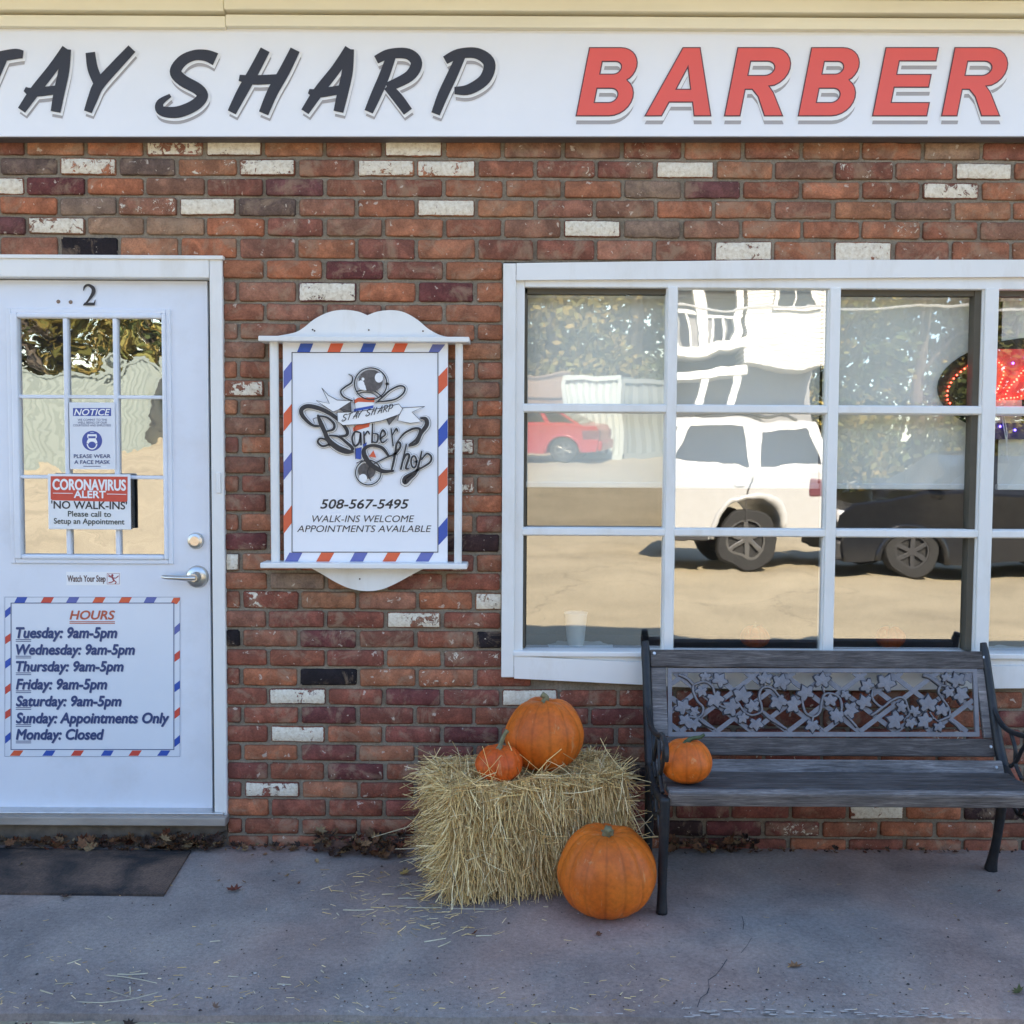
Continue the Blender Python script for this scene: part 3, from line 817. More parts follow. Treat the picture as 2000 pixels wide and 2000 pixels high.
# ------------------------------------------------------------------ stripes helper
def stripes(mb,bd,quads,dy,mi): 
    for q in quads: bd.poly(mb,q,dy,mi)
def zmap(sx,ox,oy): return lambda pts:[(ox+p[0]/sx,oy+p[1]/sx)+tuple(p[2:]) for p in pts]
def outline(mb,bd,x0,x1,y0,y1,w,dy,mi=0):
    bd.poly(mb,[(x0,y0),(x1,y0),(x1,y0+w),(x0,y0+w)],dy,mi); bd.poly(mb,[(x0,y1-w),(x1,y1-w),(x1,y1),(x0,y1)],dy,mi)
    bd.poly(mb,[(x0,y0+w),(x0+w,y0+w),(x0+w,y1-w),(x0,y1-w)],dy,mi); bd.poly(mb,[(x1-w,y0+w),(x1,y0+w),(x1,y1-w),(x1-w,y1-w)],dy,mi)

# ------------------------------------------------------------------ long fascia sign
YB=-.065
fs=thing('shop_sign','long white fascia sign with black brush letters and red block letters above the brick','sign',(0,YB,WZ(1000,160,YB)))
b=MB()
zt0,zt1=WZ(-300,54,YB),WZ(2300,57,YB)
xa,xb=-3.3,4.0
def lin(px0,py0,px1,py1,X):
    a,c=W(px0,py0,YB),W(px1,py1,YB); return a.z+(c.z-a.z)*(X-a.x)/(c.x-a.x)
n=16
pt=[(xa+(xb-xa)*k/n) for k in range(n+1)]
b.prism_xz([(x,lin(0,266.5,2000,266.0,x)) for x in pt]+[(x,lin(0,54,2000,57,x)+.0) for x in reversed(pt)],YB,-.004)
b.build('sign_board',sign_white,fs)
ed=MB(); ed.prism_xz([(x,lin(0,266.5,2000,266.0,x)-.004) for x in pt]+[(x,lin(0,266.5,2000,266,x)-.0003) for x in reversed(pt)],YB+.004,-.004); ed.build('sign_edge',M('sign_edge_dark',(.12,.10,.09),.7),fs)
Bs=Board(YB)
z1=zmap(1.932,0,0)
brush_letters={
 'T':[[(-60,228,.9),(0,216,1.0),(60,206,1.0),(90,208,.75)],[(10,225,1),(-30,320,1.0),(-70,425,.85)]],
 'A':[[(254,186,.95),(200,262,.95),(135,345,1.0),(84,418,.82)],[(252,188,.95),(243,270,1.05),(226,350,1.05),(212,424,.95)],[(96,338,.45),(130,350,.85),(225,340,.85)]],
 'Y':[[(343,200,.9),(352,260,1.0),(372,310,1.0)],[(500,186,.9),(440,250,1.0),(376,322,1.05),(352,375,.95),(334,424,.78)]],
 'S':[[(815,226,1.25),(780,212,1.1),(735,211,1.0),(690,232,1.05),(664,272,1.1),(690,305,1.12),(748,338,1.1),(766,366,1.05),(735,400,1.1),(672,425,1.1),(612,420,.95),(606,390,.7),(645,362,.35)]],
 'H':[[(1002,190,.95),(960,270,1.0),(915,350,1.02),(876,426,.85)],[(1115,190,.95),(1075,270,1.05),(1030,350,1.05),(996,430,.95)],[(904,296,.6),(960,304,.9),(1050,300,.9)]],
 'A2':[[(1320,186,.95),(1270,262,.95),(1205,345,1.0),(1152,424,.82)],[(1318,188,.95),(1312,270,1.05),(1295,350,1.05),(1278,424,.95)],[(1166,346,.45),(1200,354,.85),(1290,340,.85)]],
 'R':[[(1420,228,.8),(1470,206,.95),(1540,206,1.05),(1572,240,1.1),(1545,290,1.05),(1462,332,.9)],[(1478,212,.9),(1450,290,1.0),(1420,360,1.0),(1392,424,.85)],[(1462,328,.8),(1500,370,1.0),(1540,424,.95)]],
 'P':[[(1680,230,.8),(1730,206,.95),(1800,204,1.05),(1846,240,1.15),(1830,300,1.1),(1770,340,1.0),(1715,344,.7)],[(1740,212,.9),(1705,290,1.0),(1672,360,1.0),(1644,432,.85)]],
}
def brush_text(letters,base,dyk,width):
    return
sh=MB(); wh=MB(); ik=MB(); k=0
for ltr in brush_letters.values():
    for st_ in ltr:
        P=z1(st_); k+=1; e=k*.00005
        def ext(a,b,d=2.6):
            v=Vector((a[0]-b[0],a[1]-b[1])); v=v.normalized()*d; return (a[0]+v.x,a[1]+v.y)+tuple(a[2:])
        PE=[ext(P[0],P[1])]+P[1:-1]+[ext(P[-1],P[-2])]
        Bs.stroke(sh,P,21.5,.0010+e,dx=2.5,dz=10.5,cap=False)
        Bs.stroke(wh,PE,25.5,.0030+e,dx=1.8,dz=2.6,cap=False)
        Bs.stroke(ik,P,20.5,.0055+e,cap=False)
sh.build('letter_shadow',shadow_print,fs); wh.build('letter_outline',white_print,fs); ik.build('black_lettering',ink_grey,fs)
# block letters
def arc(cx,cy,rx,ry,a0,a1,n=10): return [(cx+rx*math.cos(R(a0+(a1-a0)*k/n)),cy+ry*math.sin(R(a0+(a1-a0)*k/n))) for k in range(n+1)]
glyph={
 'B':[[(0,0),(122,0)]+arc(122,72,76,72,-90,56)+[(162,136)]+arc(118,187,72,68,-42,90)+[(0,255)],
      [(56,48),(110,48)]+arc(112,76,30,28,-90,90)+[(56,104)],
      [(56,155),(106,155)]+arc(108,180,27,25,-90,90)+[(56,205)]],
 'A':[[(0,0),(60,0),(78,52),(168,52),(184,0),(245,0),(155,255),(92,255)],[(94,98),(152,98),(124,188)]],
 'R':[[(0,0),(56,0),(56,100),(84,100),(112,72),(150,0),(216,0),(164,88),(142,112)]+arc(132,182,78,73,-66,90)+[(0,255)],
      [(56,150),(118,150)]+arc(120,178,34,28,-90,90)+[(56,206)]],
 'E':[[(0,0),(202,0),(202,48),(58,48),(58,108),(188,108),(188,154),(58,154),(58,207),(196,207),(196,255),(0,255)]],
}
layers={'sh':MB(),'wh':MB(),'dk':MB(),'rd':MB()}
for ch,x0 in (('B',1243),('A',1503),('R',1802),('B',2080),('E',2360),('R',2620),('S',2905)):
    if ch=='S': continue
    spl=[[(p[0]+p[1]*.196,p[1]) for p in s_] for s_ in glyph[ch]]
    spl=[[(p[0]/255,p[1]/255) for p in s_] for s_ in spl]
    ox=x0-1000
    for key,off,dx,dz,dy in (('sh',.012,2,28,.001),('wh',.035,3,9,.003),('dk',.013,0,0,.005),('rd',-.004,0,0,.006)):
        V,Fc=font_geo(ch,off,curve_splines=spl)
        mb=layers[key]; n0=len(mb.v)
        for u,v in V:
            px=1000+(ox+u*255+dx)/1.932; py=(438-v*255+dz)/1.932
            mb.vert((WX(px,py,YB),YB-dy,WZ(px,py,YB)))
        for f in Fc: mb.face([n0+i for i in f])
    _fontcache.clear()
layers['sh'].build('letter_shadow',shadow_print,fs); layers['wh'].build('letter_outline',white_print,fs)
layers['dk'].build('letter_border',darkline,fs); layers['rd'].build('red_lettering',M('red_sign_letter',(.80,.105,.07),.35,var=.06,scale=3),fs)

# ------------------------------------------------------------------ hanging wall sign
YW=-.055
zp=zmap(3.22,480,580)
ws=thing('wall_sign','white scrolled-top sign board with red and blue striped border and barber pole emblem','sign',(WX(712,880,YW),YW,WZ(712,880,YW)))
bdW=Board(YW)
def pz(pts,mb,y0,y1,Yref=YW):
    mb.prism_xz([(WX(x,y,Yref),WZ(x,y,Yref)) for x,y in pts],y0,y1)
cr=MB()
crest=catmull([(190,243,0),(300,222,0),(360,190,0),(430,135,0),(520,92,0),(610,78,0),(700,88,0),(762,112,0)],6)
cr2=catmull([(762,112,0),(830,88,0),(920,80,0),(1000,96,0),(1080,142,0),(1150,200,0),(1230,240,0),(1330,256,0)],6)
pz([(480+p.x/3.22,580+p.y/3.22) for p in crest+cr2[1:]]+[(480+1330/3.22,580+262/3.22),(480+190/3.22,580+262/3.22)],cr,YW+.012,YW+.03)
low=catmull([(390,1700,0),(470,1742,0),(560,1795,0),(650,1835,0),(750,1852,0),(850,1842,0),(950,1800,0),(1050,1745,0),(1135,1703,0)],6)
pz([(480+1135/3.22,580+1692/3.22),(480+390/3.22,580+1692/3.22)]+[(480+p.x/3.22,580+p.y/3.22) for p in low],cr,YW+.012,YW+.03)
cr.build_each('scroll_board',white_paint,ws)
def zx(u): return WX(480+u/3.22,880,YW)
def zzv(v): return WZ(712,580+v/3.22,YW)
bars=MB()
bars.box(zx(101),zx(1407),YW-.045,-.003,zzv(290),zzv(256),bev=.004)
bars.box(zx(103),zx(1398),YW-.045,-.003,zzv(1702),zzv(1667),bev=.004)
bars.build_each('crossbar',white_paint,ws)
ps=MB(); ps.tube([(zx(181),YW+.004,zzv(288)),(zx(182),YW+.004,zzv(1668))],.0165,14); ps.build('side_post',white_paint,ws,smooth=True,auto=40)
ps=MB(); ps.tube([(zx(1340),YW+.004,zzv(291)),(zx(1336),YW+.004,zzv(1668))],.0145,14); ps.build('side_post',white_paint,ws,smooth=True,auto=40)
pn=MB(); pn.box(zx(237),zx(1270),YW,YW+.02,zzv(1668),zzv(289)); pn.build('panel',sign_white,ws)
ns_=MB()
for u,v in ((420,205),(772,205),(1112,210),(712,1776),(432,212)):
    ns_.lathe([(.0035,0),(.0028,-.002),(.001,-.002)],zx(u),YW+.012,zzv(v),8,axis='y')
ns_.build_each('nail_head',M('rusty_nail',(.12,.08,.05),.8),ws)
sb,sr,slb=MB(),MB(),MB()
def quadz(mb,q,dy=.001): bdW.poly(mb,zp(q),dy)
T0,T1=292,349
for xt,xb_,m_ in ((345,322,sb),(535,512,sr),(740,717,sb),(940,914,sr),(1175,1150,slb)):
    w=80
    if m_ is slb: quadz(m_,[(1175,T0+6),(1255,T0+6),(1215,T1),(1150,T1)])
    else: quadz(m_,[(xt,T0),(xt+w,T0),(xb_+w,T1),(xb_,T1)])
B0,B1=1608,1664
for xt,xb_,m_ in ((275,245,slb),(475,443,sr),(685,655,slb),(892,860,sr),(1102,1068,slb)):
    quadz(m_,[(xt,B0),(xt+82,B0),(xb_+82,B1),(xb_,B1)])
for yr,yl,m_ in ((405,468,slb),(672,735,sr),(975,1040,slb),(1310,1378,sr)):
    quadz(m_,[(238,yl),(289,yr),(289,yr+112),(238,yl+112)])
for yl,yr,m_ in ((500,440,sr),(835,768,sb),(1130,1068,sr),(1450,1385,sb)):
    quadz(m_,[(1212,yl),(1269,yr),(1269,yr+116),(1212,yl+112)])
sb.build_each('blue_stripe',blue_print,ws); sr.build_each('red_stripe',orange_print,ws); slb.build_each('faded_blue_stripe',ltblue_print,ws)
bo=MB(); outline(bo,bdW,480+289/3.22,480+1211/3.22,580+347/3.22,580+1607/3.22,1.5,.0016); bo.build('border_line',black_paint,ws)
tx=MB()
text_on(tx,bdW,'508-567-5495',480+470/3.22,480+1024/3.22,580+1274/3.22,580+1330/3.22,.001,off=.022,shear=.22)
tx.build('phone_number',black_paint,ws)
tx=MB()
text_on(tx,bdW,'WALK-INS WELCOME',480+418/3.22,480+1060/3.22,580+1374/3.22,580+1416/3.22,.001,off=.003,shear=.22)
text_on(tx,bdW,'APPOINTMENTS AVAILABLE',480+322/3.22,480+1168/3.22,580+1437/3.22,580+1478/3.22,.001,off=.003,shear=.22)
tx.build('lettering',ink_grey,ws)
# --- emblem
E=zmap(6.44,560,690)
em={'g':MB(),'w':MB(),'k':MB(),'r':MB(),'b':MB(),'s':MB()}
lv=[0]
def est(pts,w,mi='k',halo=True,smooth=True):
    lv[0]+=1; e=lv[0]*.00003; P=E(pts); w=w*(1.25 if mi=='k' and halo else 1.1)
    if halo:
        bdW.stroke(em['g'],P,(w+34)/6.44,.0008+e,smooth=smooth); bdW.stroke(em['w'],P,(w+24)/6.44,.0030+e,smooth=smooth)
    bdW.stroke(em[mi],P,w/6.44,{'k':.0092,'g':.0080,'w':.0100,'r':.0056,'b':.0056,'s':.0066}[mi]+e,smooth=smooth)
def epoly(pts,mi,dy):
    bdW.poly(em[mi],E(pts),dy)
def circ(cx,cy,rx,ry,n=20): return [(cx+rx*math.cos(2*math.pi*k/n),cy+ry*math.sin(2*math.pi*k/n)) for k in range(n+1)]
est(circ(1060,385,203,198),13); est(circ(1030,1500,160,155),12)
epoly(circ(1062,350,152,140)[:-1],'s',.0112); epoly(circ(940,395,44,52)[:-1],'w',.0116); epoly(circ(1165,310,52,62)[:-1],'w',.0117); epoly(circ(965,328,18,20)[:-1],'w',.0118)
for x in (1010,1040,1070,1100): est([(x,235),(x+4,330),(x-10,450)],7,'k',halo=False)
epoly([(920,420),(990,400),(1010,470),(930,460)],'w',.0119)
est([(880,485),(960,462),(1050,460),(1130,490),(1195,545)],14); est([(885,515),(980,495),(1080,505),(1160,560)],9,halo=False)
epoly([(850,600),(890,560),(1110,555),(1100,620),(1090,1200),(860,1180)],'w',.0052)
est([(850,560),(870,760),(860,1000),(870,1330)],6,halo=False)
epoly([(852,590),(900,560),(1110,556),(1102,618),(900,612),(852,636)],'r',.0060); epoly([(850,700),(960,680),(1095,655),(1090,690),(950,715),(846,735)],'b',.0060)
epoly([(838,940),(900,885),(1050,872),(1040,925),(840,985)],'r',.0060); epoly([(1040,1300),(1095,1220),(1132,1312)],'r',.0125)
epoly([(870,1200),(945,1180),(935,1335),(868,1325)],'b',.0060); epoly([(960,1140),(1010,1120),(1000,1190),(965,1195)],'b',.0060)
epoly(circ(1010,1480,110,100)[:-1],'s',.0062); epoly(circ(962,1572,52,55)[:-1],'w',.0066); est([(1050,1420),(1020,1500),(1060,1600)],12,halo=False)
est([(885,1380),(960,1352),(1050,1370)],10,halo=False)
est([(785,265,.4),(830,300,.8),(820,370,1),(740,425,1),(685,480,1),(720,550,1),(830,600,.9)],17)
est([(1125,625,.5),(1200,560),(1300,470),(1420,412),(1488,435),(1470,505),(1380,575),(1260,602),(1150,610,.6)],17)
# ribbon
def ribbon(pts,fill='w',dy=.0128):
    epoly(pts,fill,dy); lv[0]+=1
    P=E(pts+[pts[0]]); bdW.stroke(em['k'],P,8/6.44,dy+.0006+lv[0]*.00002,smooth=False)
ribbon([(450,440),(530,530),(640,590),(810,600),(820,735),(690,700),(590,740),(470,660),(380,598),(545,635)],dy=.0120)
ribbon([(1440,690),(1740,672),(1580,742),(1700,862),(1560,882),(1400,850)],dy=.0120)
for a in ((560,600),(600,640),(640,680)): est([(a[0],a[1]),(a[0]+90,a[1]+8)],5,'k',halo=False)
for a in ((1480,740),(1490,780),(1470,820)): est([(a[0],a[1]),(a[0]+90,a[1]-6)],5,'k',halo=False)
ribbon([(670,705),(815,610),(815,745),(735,742)],'s',.0124); ribbon([(1262,835),(1405,775),(1290,905)],'s',.0124)
ribbon([(640,745),(870,740),(1180,695),(1415,640),(1462,700),(1425,770),(1200,850),(960,895),(715,908),(650,862)],'w',.0135)
# STAY SHARP on the ribbon, from the same brush letters
def ribbon_text():
    L=[]
    allk=['S','T','A','Y','_','S','H','A2','R','P']
    src={'S':(590,820),'T':(-110,92),'A':(66,270),'Y':(320,515),'H':(862,1130),'A2':(1136,1333),'R':(1375,1587),'P':(1628,1862)}
    x=700
    dx={'S':62,'T':62,'A':60,'Y':60,'_':30,'H':72,'A2':62,'R':62,'P':58}
    for k_ in allk:
        if k_=='_': x+=dx['_']; continue
        a,b_=src[k_]; w=dx[k_]
        for st_ in brush_letters[k_]:
            P=[(x+(p[0]-a)/(b_-a)*w*1.12, 860-(432-p[1])/255*92-(x+(p[0]-a)/(b_-a)*w-700)*.215,p[2]) for p in st_]
            lv[0]+=1
            bdW.stroke(em['k'],E(P),10.5/6.44,.0150+lv[0]*.00002)
        x+=w+6
ribbon_text()
# script capitals and letters
est([(440,915,.4),(330,905,.7),(215,800,1),(190,715,1.1),(262,668,1.1),(400,690,1.1),(560,765,1.0),(690,870,.9),(765,975,.9),(750,1035,.7),(640,1045,.4)],40)
est([(400,785,.5),(430,870,1),(480,980,1),(530,1090,1.1),(640,1185,1.3),(760,1235,1.2),(840,1240,.5)],44)
est([(405,790,.6),(510,808,.8),(598,885,1),(590,958,1),(490,985,.6)],26)
est([(535,1150,.9),(455,1168,1),(398,1120,1),(425,1072,.9),(500,1090,.9),(545,1150,.8)],22)
est([(545,1035,.6),(660,1050,.9),(765,1130,1.1),(835,1200,1.2),(800,1245,.8)],26)
est([(360,880,.4),(340,830,.6),(390,815,.6),(420,850,.4)],12,halo=False)
est([(930,1000,.7),(865,990),(828,1070),(858,1165),(915,1125),(935,1005,.8),(940,1150,.8)],20)
est([(975,990,.7),(982,1130)],20); est([(978,1050,.6),(1020,985),(1045,1015,.7)],18)
est([(1085,890,.7),(1078,1120)],20); est([(1080,1115,.8),(1140,1115),(1150,1025),(1092,1010,.6)],18)
est([(1182,1075,.6),(1245,1020),(1212,965),(1180,1050),(1205,1125),(1268,1085,.6)],18)
est([(1318,950,.7),(1342,1165,.8)],20); est([(1330,1040,.6),(1380,950),(1402,985,.7)],18)
est([(1395,1115,.5),(1480,1010,.8),(1600,948,.9),(1682,962,1),(1640,1075,1),(1545,1150,.7)],26)
est([(1548,1165,.6),(1640,1125,.9),(1690,1010,1.1),(1762,905,1.3),(1752,830,1.2),(1692,815,.6)],34)
est([(1345,1478,.5),(1210,1482,1),(1065,1400,1.15),(985,1290,1.2),(985,1200,.9),(1080,1160,.7),(1205,1190,.8),(1285,1290,.6)],42)
est([(1110,1385,.5),(1260,1310,.7),(1370,1262,.8),(1432,1180,.9),(1425,1125,.9),(1388,1135,.9),(1368,1260,1),(1340,1400,1),(1318,1490,.7)],24)
est([(1508,1150,.7),(1440,1455,.9)],24); est([(1455,1380,.6),(1505,1275),(1545,1290),(1502,1440),(1540,1452,.6)],22)
est([(p[0],p[1]) for p in circ(1602,1365,34,74,12)],18)
est([(1702,1235,.7),(1640,1480,1),(1560,1565,1.4),(1490,1620,1.9),(1490,1560,1.2),(1590,1498,.8),(1700,1440,.8),(1805,1370,.9),(1820,1300,.9),(1765,1262,.8),(1702,1335,.6)],24)
est([(1330,1480,.5),(1300,1500,.5)],10,halo=False)
emc={'g':M('emblem_grey_line',(.30,.29,.27),.4,var=0),'w':white_print,'k':black_paint,'r':orange_print,'b':blue_print,'s':M('emblem_shading',(.11,.10,.10),.4,var=.5,scale=60)}
emn={'g':'emblem_outline','w':'emblem_white','k':'emblem_lines','r':'emblem_red','b':'emblem_blue','s':'emblem_shading'}
for k_,mb in em.items(): (mb.build_each if k_ in 'bsr' else mb.build)(emn[k_],emc[k_],ws)

# ------------------------------------------------------------------ notices on the door
YG=YD-.014
def z3(u,v): return (u/3.22,480+v/3.22)
def panel(name,label,x0,x1,y0,y1,y,thick=.004,mat=white_print,cat='notice',bev=.0):
    c=W((x0+x1)/2,(y0+y1)/2,y)
    t=thing(name,label,cat,(c.x,c.y,c.z))
    mb=MB(); mb.box(WX(x0,(y0+y1)/2,y),WX(x1,(y0+y1)/2,y),y,y+thick,WZ((x0+x1)/2,y1,y),WZ((x0+x1)/2,y0,y),bev=bev)
    mb.build('board',mat,t); return t,Board(y)
paper=M('notice_paper',(.74,.76,.80),.35,var=.02)
t,bd=panel('paper_notice','white paper notice with blue heading and round face mask symbol on the door glass',136,225,786,916.5,YG-.001,.0012,paper)
a=MB(); bd.poly(a,[(142.5,797),(217,797),(217,812.5),(142.5,812.5)],.0005); bd.ell(a,180,861,19.6,19.6,.0005); a.build('blue_print',M('notice_blue',(.06,.09,.34),.4,var=0),t)
a=MB(); text_on(a,bd,'NOTICE',145,215,799,811,.001,off=.02,shear=.25)
bd.ell(a,180,852,9.5,8,.0010); bd.ell(a,180,866,10.5,12,.00102); a.build_each('white_print',white_print,t)
a=MB(); bd.poly(a,[(173,852),(187,852),(187,856),(173,856)],.0014); bd.ell(a,180,869,7.5,6.5,.0014); bd.stroke(a,[(170,866),(175,869)],1.2,.0015,smooth=False); bd.stroke(a,[(190,866),(185,869)],1.2,.0016,smooth=False); bd.poly(a,[(172.5,845),(187.5,845),(187.5,848),(172.5,848)],.0014)
a.build('mask_symbol',M('notice_blue2',(.06,.09,.34),.4,var=0),t)
a=MB(); text_on(a,bd,'PLEASE WEAR',144.5,216,887.5,894.5,.001,off=.02); text_on(a,bd,'A FACE MASK',145.5,215,899,906,.001,off=.02)
text_on(a,bd,'WE COMMIT TO THE',152,209,818,822,.001,off=.004); text_on(a,bd,'WELL BEING OF OUR',152,209,823.4,827.4,.001,off=.004); text_on(a,bd,'COURTEOUS AND EMPLOYEES',143,217,828.8,832.8,.001,off=.004)
bd.poly(a,[(163,910),(197,910),(197,911.2),(163,911.2)],.001); a.build('lettering',nvy,t)

t,bd=panel('alert_sign','white plastic sign with red heading saying no walk-ins, fixed across the door muntins',93.7,255.5,926,1034,YG-.012,.004,M('plastic_white',(.78,.80,.82),.25,var=.01),'sign',bev=.0035)
a=MB()
bd.poly(a,[(99,930),(249.5,931),(249,978),(247,980.5),(102,977),(99,974)],.0005); a.build('red_heading',red_print,t)
a=MB(); text_on(a,bd,'CORONAVIRUS',103.5,245.5,936,956,.001,off=.035,slope=.012); text_on(a,bd,'ALERT',145,206.5,958.5,972,.001,off=.035,slope=.012)
bd.poly(a,[(103.5,962.5),(142.5,963),(142.5,964.2),(103.5,963.7)],.001); bd.poly(a,[(209,964.2),(247,965),(247,966.2),(209,965.4)],.001); a.build('white_lettering',white_print,t)
a=MB(); text_on(a,bd,"'NO WALK-INS'",100.5,248,978.5,993,.001,off=.02,slope=.012); a.build('bold_lettering',ink_grey,t)
a=MB(); text_on(a,bd,'Please call to',133,217,998,1008.5,.001,off=.018,slope=.012); text_on(a,bd,'Setup an Appointment',105.5,243,1012,1022.5,.001,off=.018,slope=.012); a.build('lettering',M('notice_green_black',(.03,.05,.045),.4,var=0),t)
# black strip standing in for the shadow along its right edge
a=MB(); a.box(WX(254,980,YG),WX(259,980,YG),YG-.011,YG-.004,WZ(257,1033,YG),WZ(257,935,YG)); a.build('painted_shadow',black_paint,t)

t,bd=panel('step_sticker','small white sticker reading watch your step below the door glass',129.5,235.5,1117,1143,YD-.0008,.001,white_print,'sticker')
a=MB(); text_on(a,bd,'Watch Your Step',132,206,1124,1136,.0005,off=.022); a.build('lettering',M('sticker_brown',(.10,.045,.04),.4,var=0),t)
a=MB(); outline(a,bd,209,233.5,1119.5,1141,.7,.0005)
bd.ell(a,219.5,1123.5,2.2,2.2,.0006); bd.stroke(a,[(219,1126),(221,1131),(223,1134)],3,.0007); bd.stroke(a,[(212,1125),(219,1128),(226,1129),(231,1125)],1.8,.0008); bd.stroke(a,[(223,1134),(218,1137),(213,1138)],2,.0009); bd.stroke(a,[(223,1134),(227,1137),(225,1140)],2,.001); bd.stroke(a,[(212,1122),(219,1128)],1.4,.0011)
a.build('slipping_figure',M('sticker_red',(.35,.06,.07),.4,var=0),t)

z4=lambda u,v:(u/3.22,1060+v/3.22)
t,bd=panel('hours_sign','white opening hours sticker with striped border on the lower half of the door',9,352.5,1165.5,1478,YD-.0008,.001,M('vinyl_sheet',(.72,.76,.82),.22,var=.02,scale=3),'sign')
def q4(mb,q,dy=.0005): bd.poly(mb,[z4(*p) for p in q],dy)
hb_,hr_,hp_,ho_=MB(),MB(),MB(),MB()
for a0,b0,m_ in ((108,90,hb_),(275,256,hr_),(435,415,hp_),(600,580,ho_),(765,746,ho_),(922,903,hp_)):
    q4(m_,[(a0,343),(a0+65,343),(b0+65,377),(b0,377)])
q4(ho_,[(1092,346),(1133,346),(1133,358),(1113,386),(1074,381)])
for yr,yl,m_ in ((400,428,hb_),(570,592,hr_),(722,746,hb_),(884,908,hr_),(1042,1064,hr_),(1190,1218,hb_)): q4(m_,[(33,yl),(66,yr),(66,yr+46),(33,yl+46)])
for yr,yl,m_ in ((502,532,hp_),(675,702,hr_),(865,892,hb_),(1032,1060,hr_),(1208,1238,hb_)): q4(m_,[(1098,yl),(1132,yr),(1132,yr+50),(1098,yl+48)])
for a0,b0,m_ in ((88,62,ho_),(290,266,hb_),(468,445,hr_),(656,634,hb_),(832,808,hr_),(1012,988,hb_)): q4(m_,[(a0,1306),(a0+60,1306),(b0+62,1340),(b0,1340)])
hb_.build_each('blue_stripe',blue_print,t); hr_.build_each('red_stripe',red_print,t); hp_.build_each('faded_blue_stripe',ltblue_print,t); ho_.build_each('orange_stripe',orange_print,t)
a=MB(); outline(a,bd,21,340.5,1177,1464.5,1.5,.001); outline(a,bd,9.4,352,1165.8,1477.6,.6,.0011); a.build('border_line',nvy,t)
a=MB(); x0,y0=z4(440,428); x1,y1=z4(722,486)
text_on(a,bd,'HOURS',x0,x1,y0,y1-1.5,.0012,off=.03,shear=.22,dx=0,dz=0)
for yy in (494,504): q4(a,[(438,yy),(724,yy),(724,yy+5),(438,yy+5)],.0012)
a.build('red_heading',M('heading_red',(.50,.11,.06),.4,var=.1,scale=60),t)
a=MB(); lt_=MB()
for s_,xe,yt,yb in (('Tuesday: 9am-5pm',735,533,598),('Wednesday: 9am-5pm',846,640,703),('Thursday: 9am-5pm',775,746,808),('Friday: 9am-5pm',672,857,921),('Saturday: 9am-5pm',762,964,1027),('Sunday: Appointments Only',1062,1070,1134),('Monday: Closed',652,1173,1237)):
    xa_,ya_=z4(103,yt); xe_,yb_=z4(xe,yb)
    text_on(lt_,bd,s_,xa_,xe_,ya_,yb_-.5,.0008,off=.03,shear=.2,dx=.9,dz=1.2)
    text_on(a,bd,s_,xa_,xe_,ya_,yb_-.5,.0014,off=.036,shear=.2)
    for yy in (8,19): q4(a,[(100,yb+yy),(197,yb+yy),(197,yb+yy+4.5),(100,yb+yy+4.5)],.0012)
lt_.build('letter_shadow',M('letter_shade_grey',(.26,.28,.38),.4,var=0),t); a.build('lettering',nvy,t)
# ------------------------------------------------------------------ ground
def ground_mat(name,stops,sc1,sc2,rough=.9,bmp=.4,cracks=0,specks=None,tone=None):
    m,nt,b,out=nodes(name); v=coords(nt)
    n1=noise_n(nt,sc1,6,.62,v,.4); c=ramp(nt,n1.outputs[0],stops)
    n2=noise_n(nt,sc2,6,.82,v); f=ramp(nt,n2.outputs[0],[(.3,.66),(.5,.98),(.68,1.22)]); c=mixc(nt,1,c,f,'MULTIPLY')
    if tone:
        n4=noise_n(nt,1.1,4,.55,v,.5); f4=ramp(nt,n4.outputs[0],[(.42,0),(.6,1)]); c=mixc(nt,f4,c,mixc(nt,1,c,tone,'MULTIPLY'))
    # dark aggregate specks and pale specks
    vo=nt.nodes.new('ShaderNodeTexVoronoi'); vo.inputs['Scale'].default_value=95; nt.links.new(v,vo.inputs['Vector'])
    g=ramp(nt,vo.outputs['Distance'],[(.0,.62),(.16,1)]); 
    n5=noise_n(nt,30,2,.5,v); gm=ramp(nt,n5.outputs[0],[(.55,0),(.62,1)]); c=mixc(nt,gm,c,mixc(nt,1,c,g,'MULTIPLY'))
    if cracks:
        nd=noise_n(nt,2.2,4,.6,v); 
        ad=nt.nodes.new('ShaderNodeVectorMath'); ad.operation='ADD'; sc_=nt.nodes.new('ShaderNodeVectorMath'); sc_.operation='SCALE'; sc_.inputs['Scale'].default_value=.7
        nt.links.new(nd.outputs['Color'],sc_.inputs[0]); nt.links.new(v,ad.inputs[0]); nt.links.new(sc_.outputs[0],ad.inputs[1])
        vc=nt.nodes.new('ShaderNodeTexVoronoi'); vc.feature='DISTANCE_TO_EDGE'; vc.inputs['Scale'].default_value=cracks; nt.links.new(ad.outputs[0],vc.inputs['Vector'])
        cr=ramp(nt,vc.outputs['Distance'],[(0,.72),(.006,1)]); c=mixc(nt,1,c,cr,'MULTIPLY')
    nt.links.new(c,b.inputs['Base Color']); b.inputs['Roughness'].default_value=rough; b.inputs['Specular IOR Level'].default_value=.25
    n3=noise_n(nt,150,5,.7,v); h=n3.outputs[0]; bump(nt,b,h,bmp,.005)
    return m
conc=ground_mat('concrete',[(.3,(.215,.192,.180)),(.5,(.30,.265,.243)),(.7,(.38,.333,.295))],3.2,70,bmp=.9,tone=(1.25,1.02,.93))
asph=ground_mat('old_asphalt',[(.3,(.28,.24,.165)),(.5,(.35,.30,.205)),(.7,(.41,.35,.24))],.8,38,bmp=.5,cracks=.2)
YK=-1.165
mb=MB()
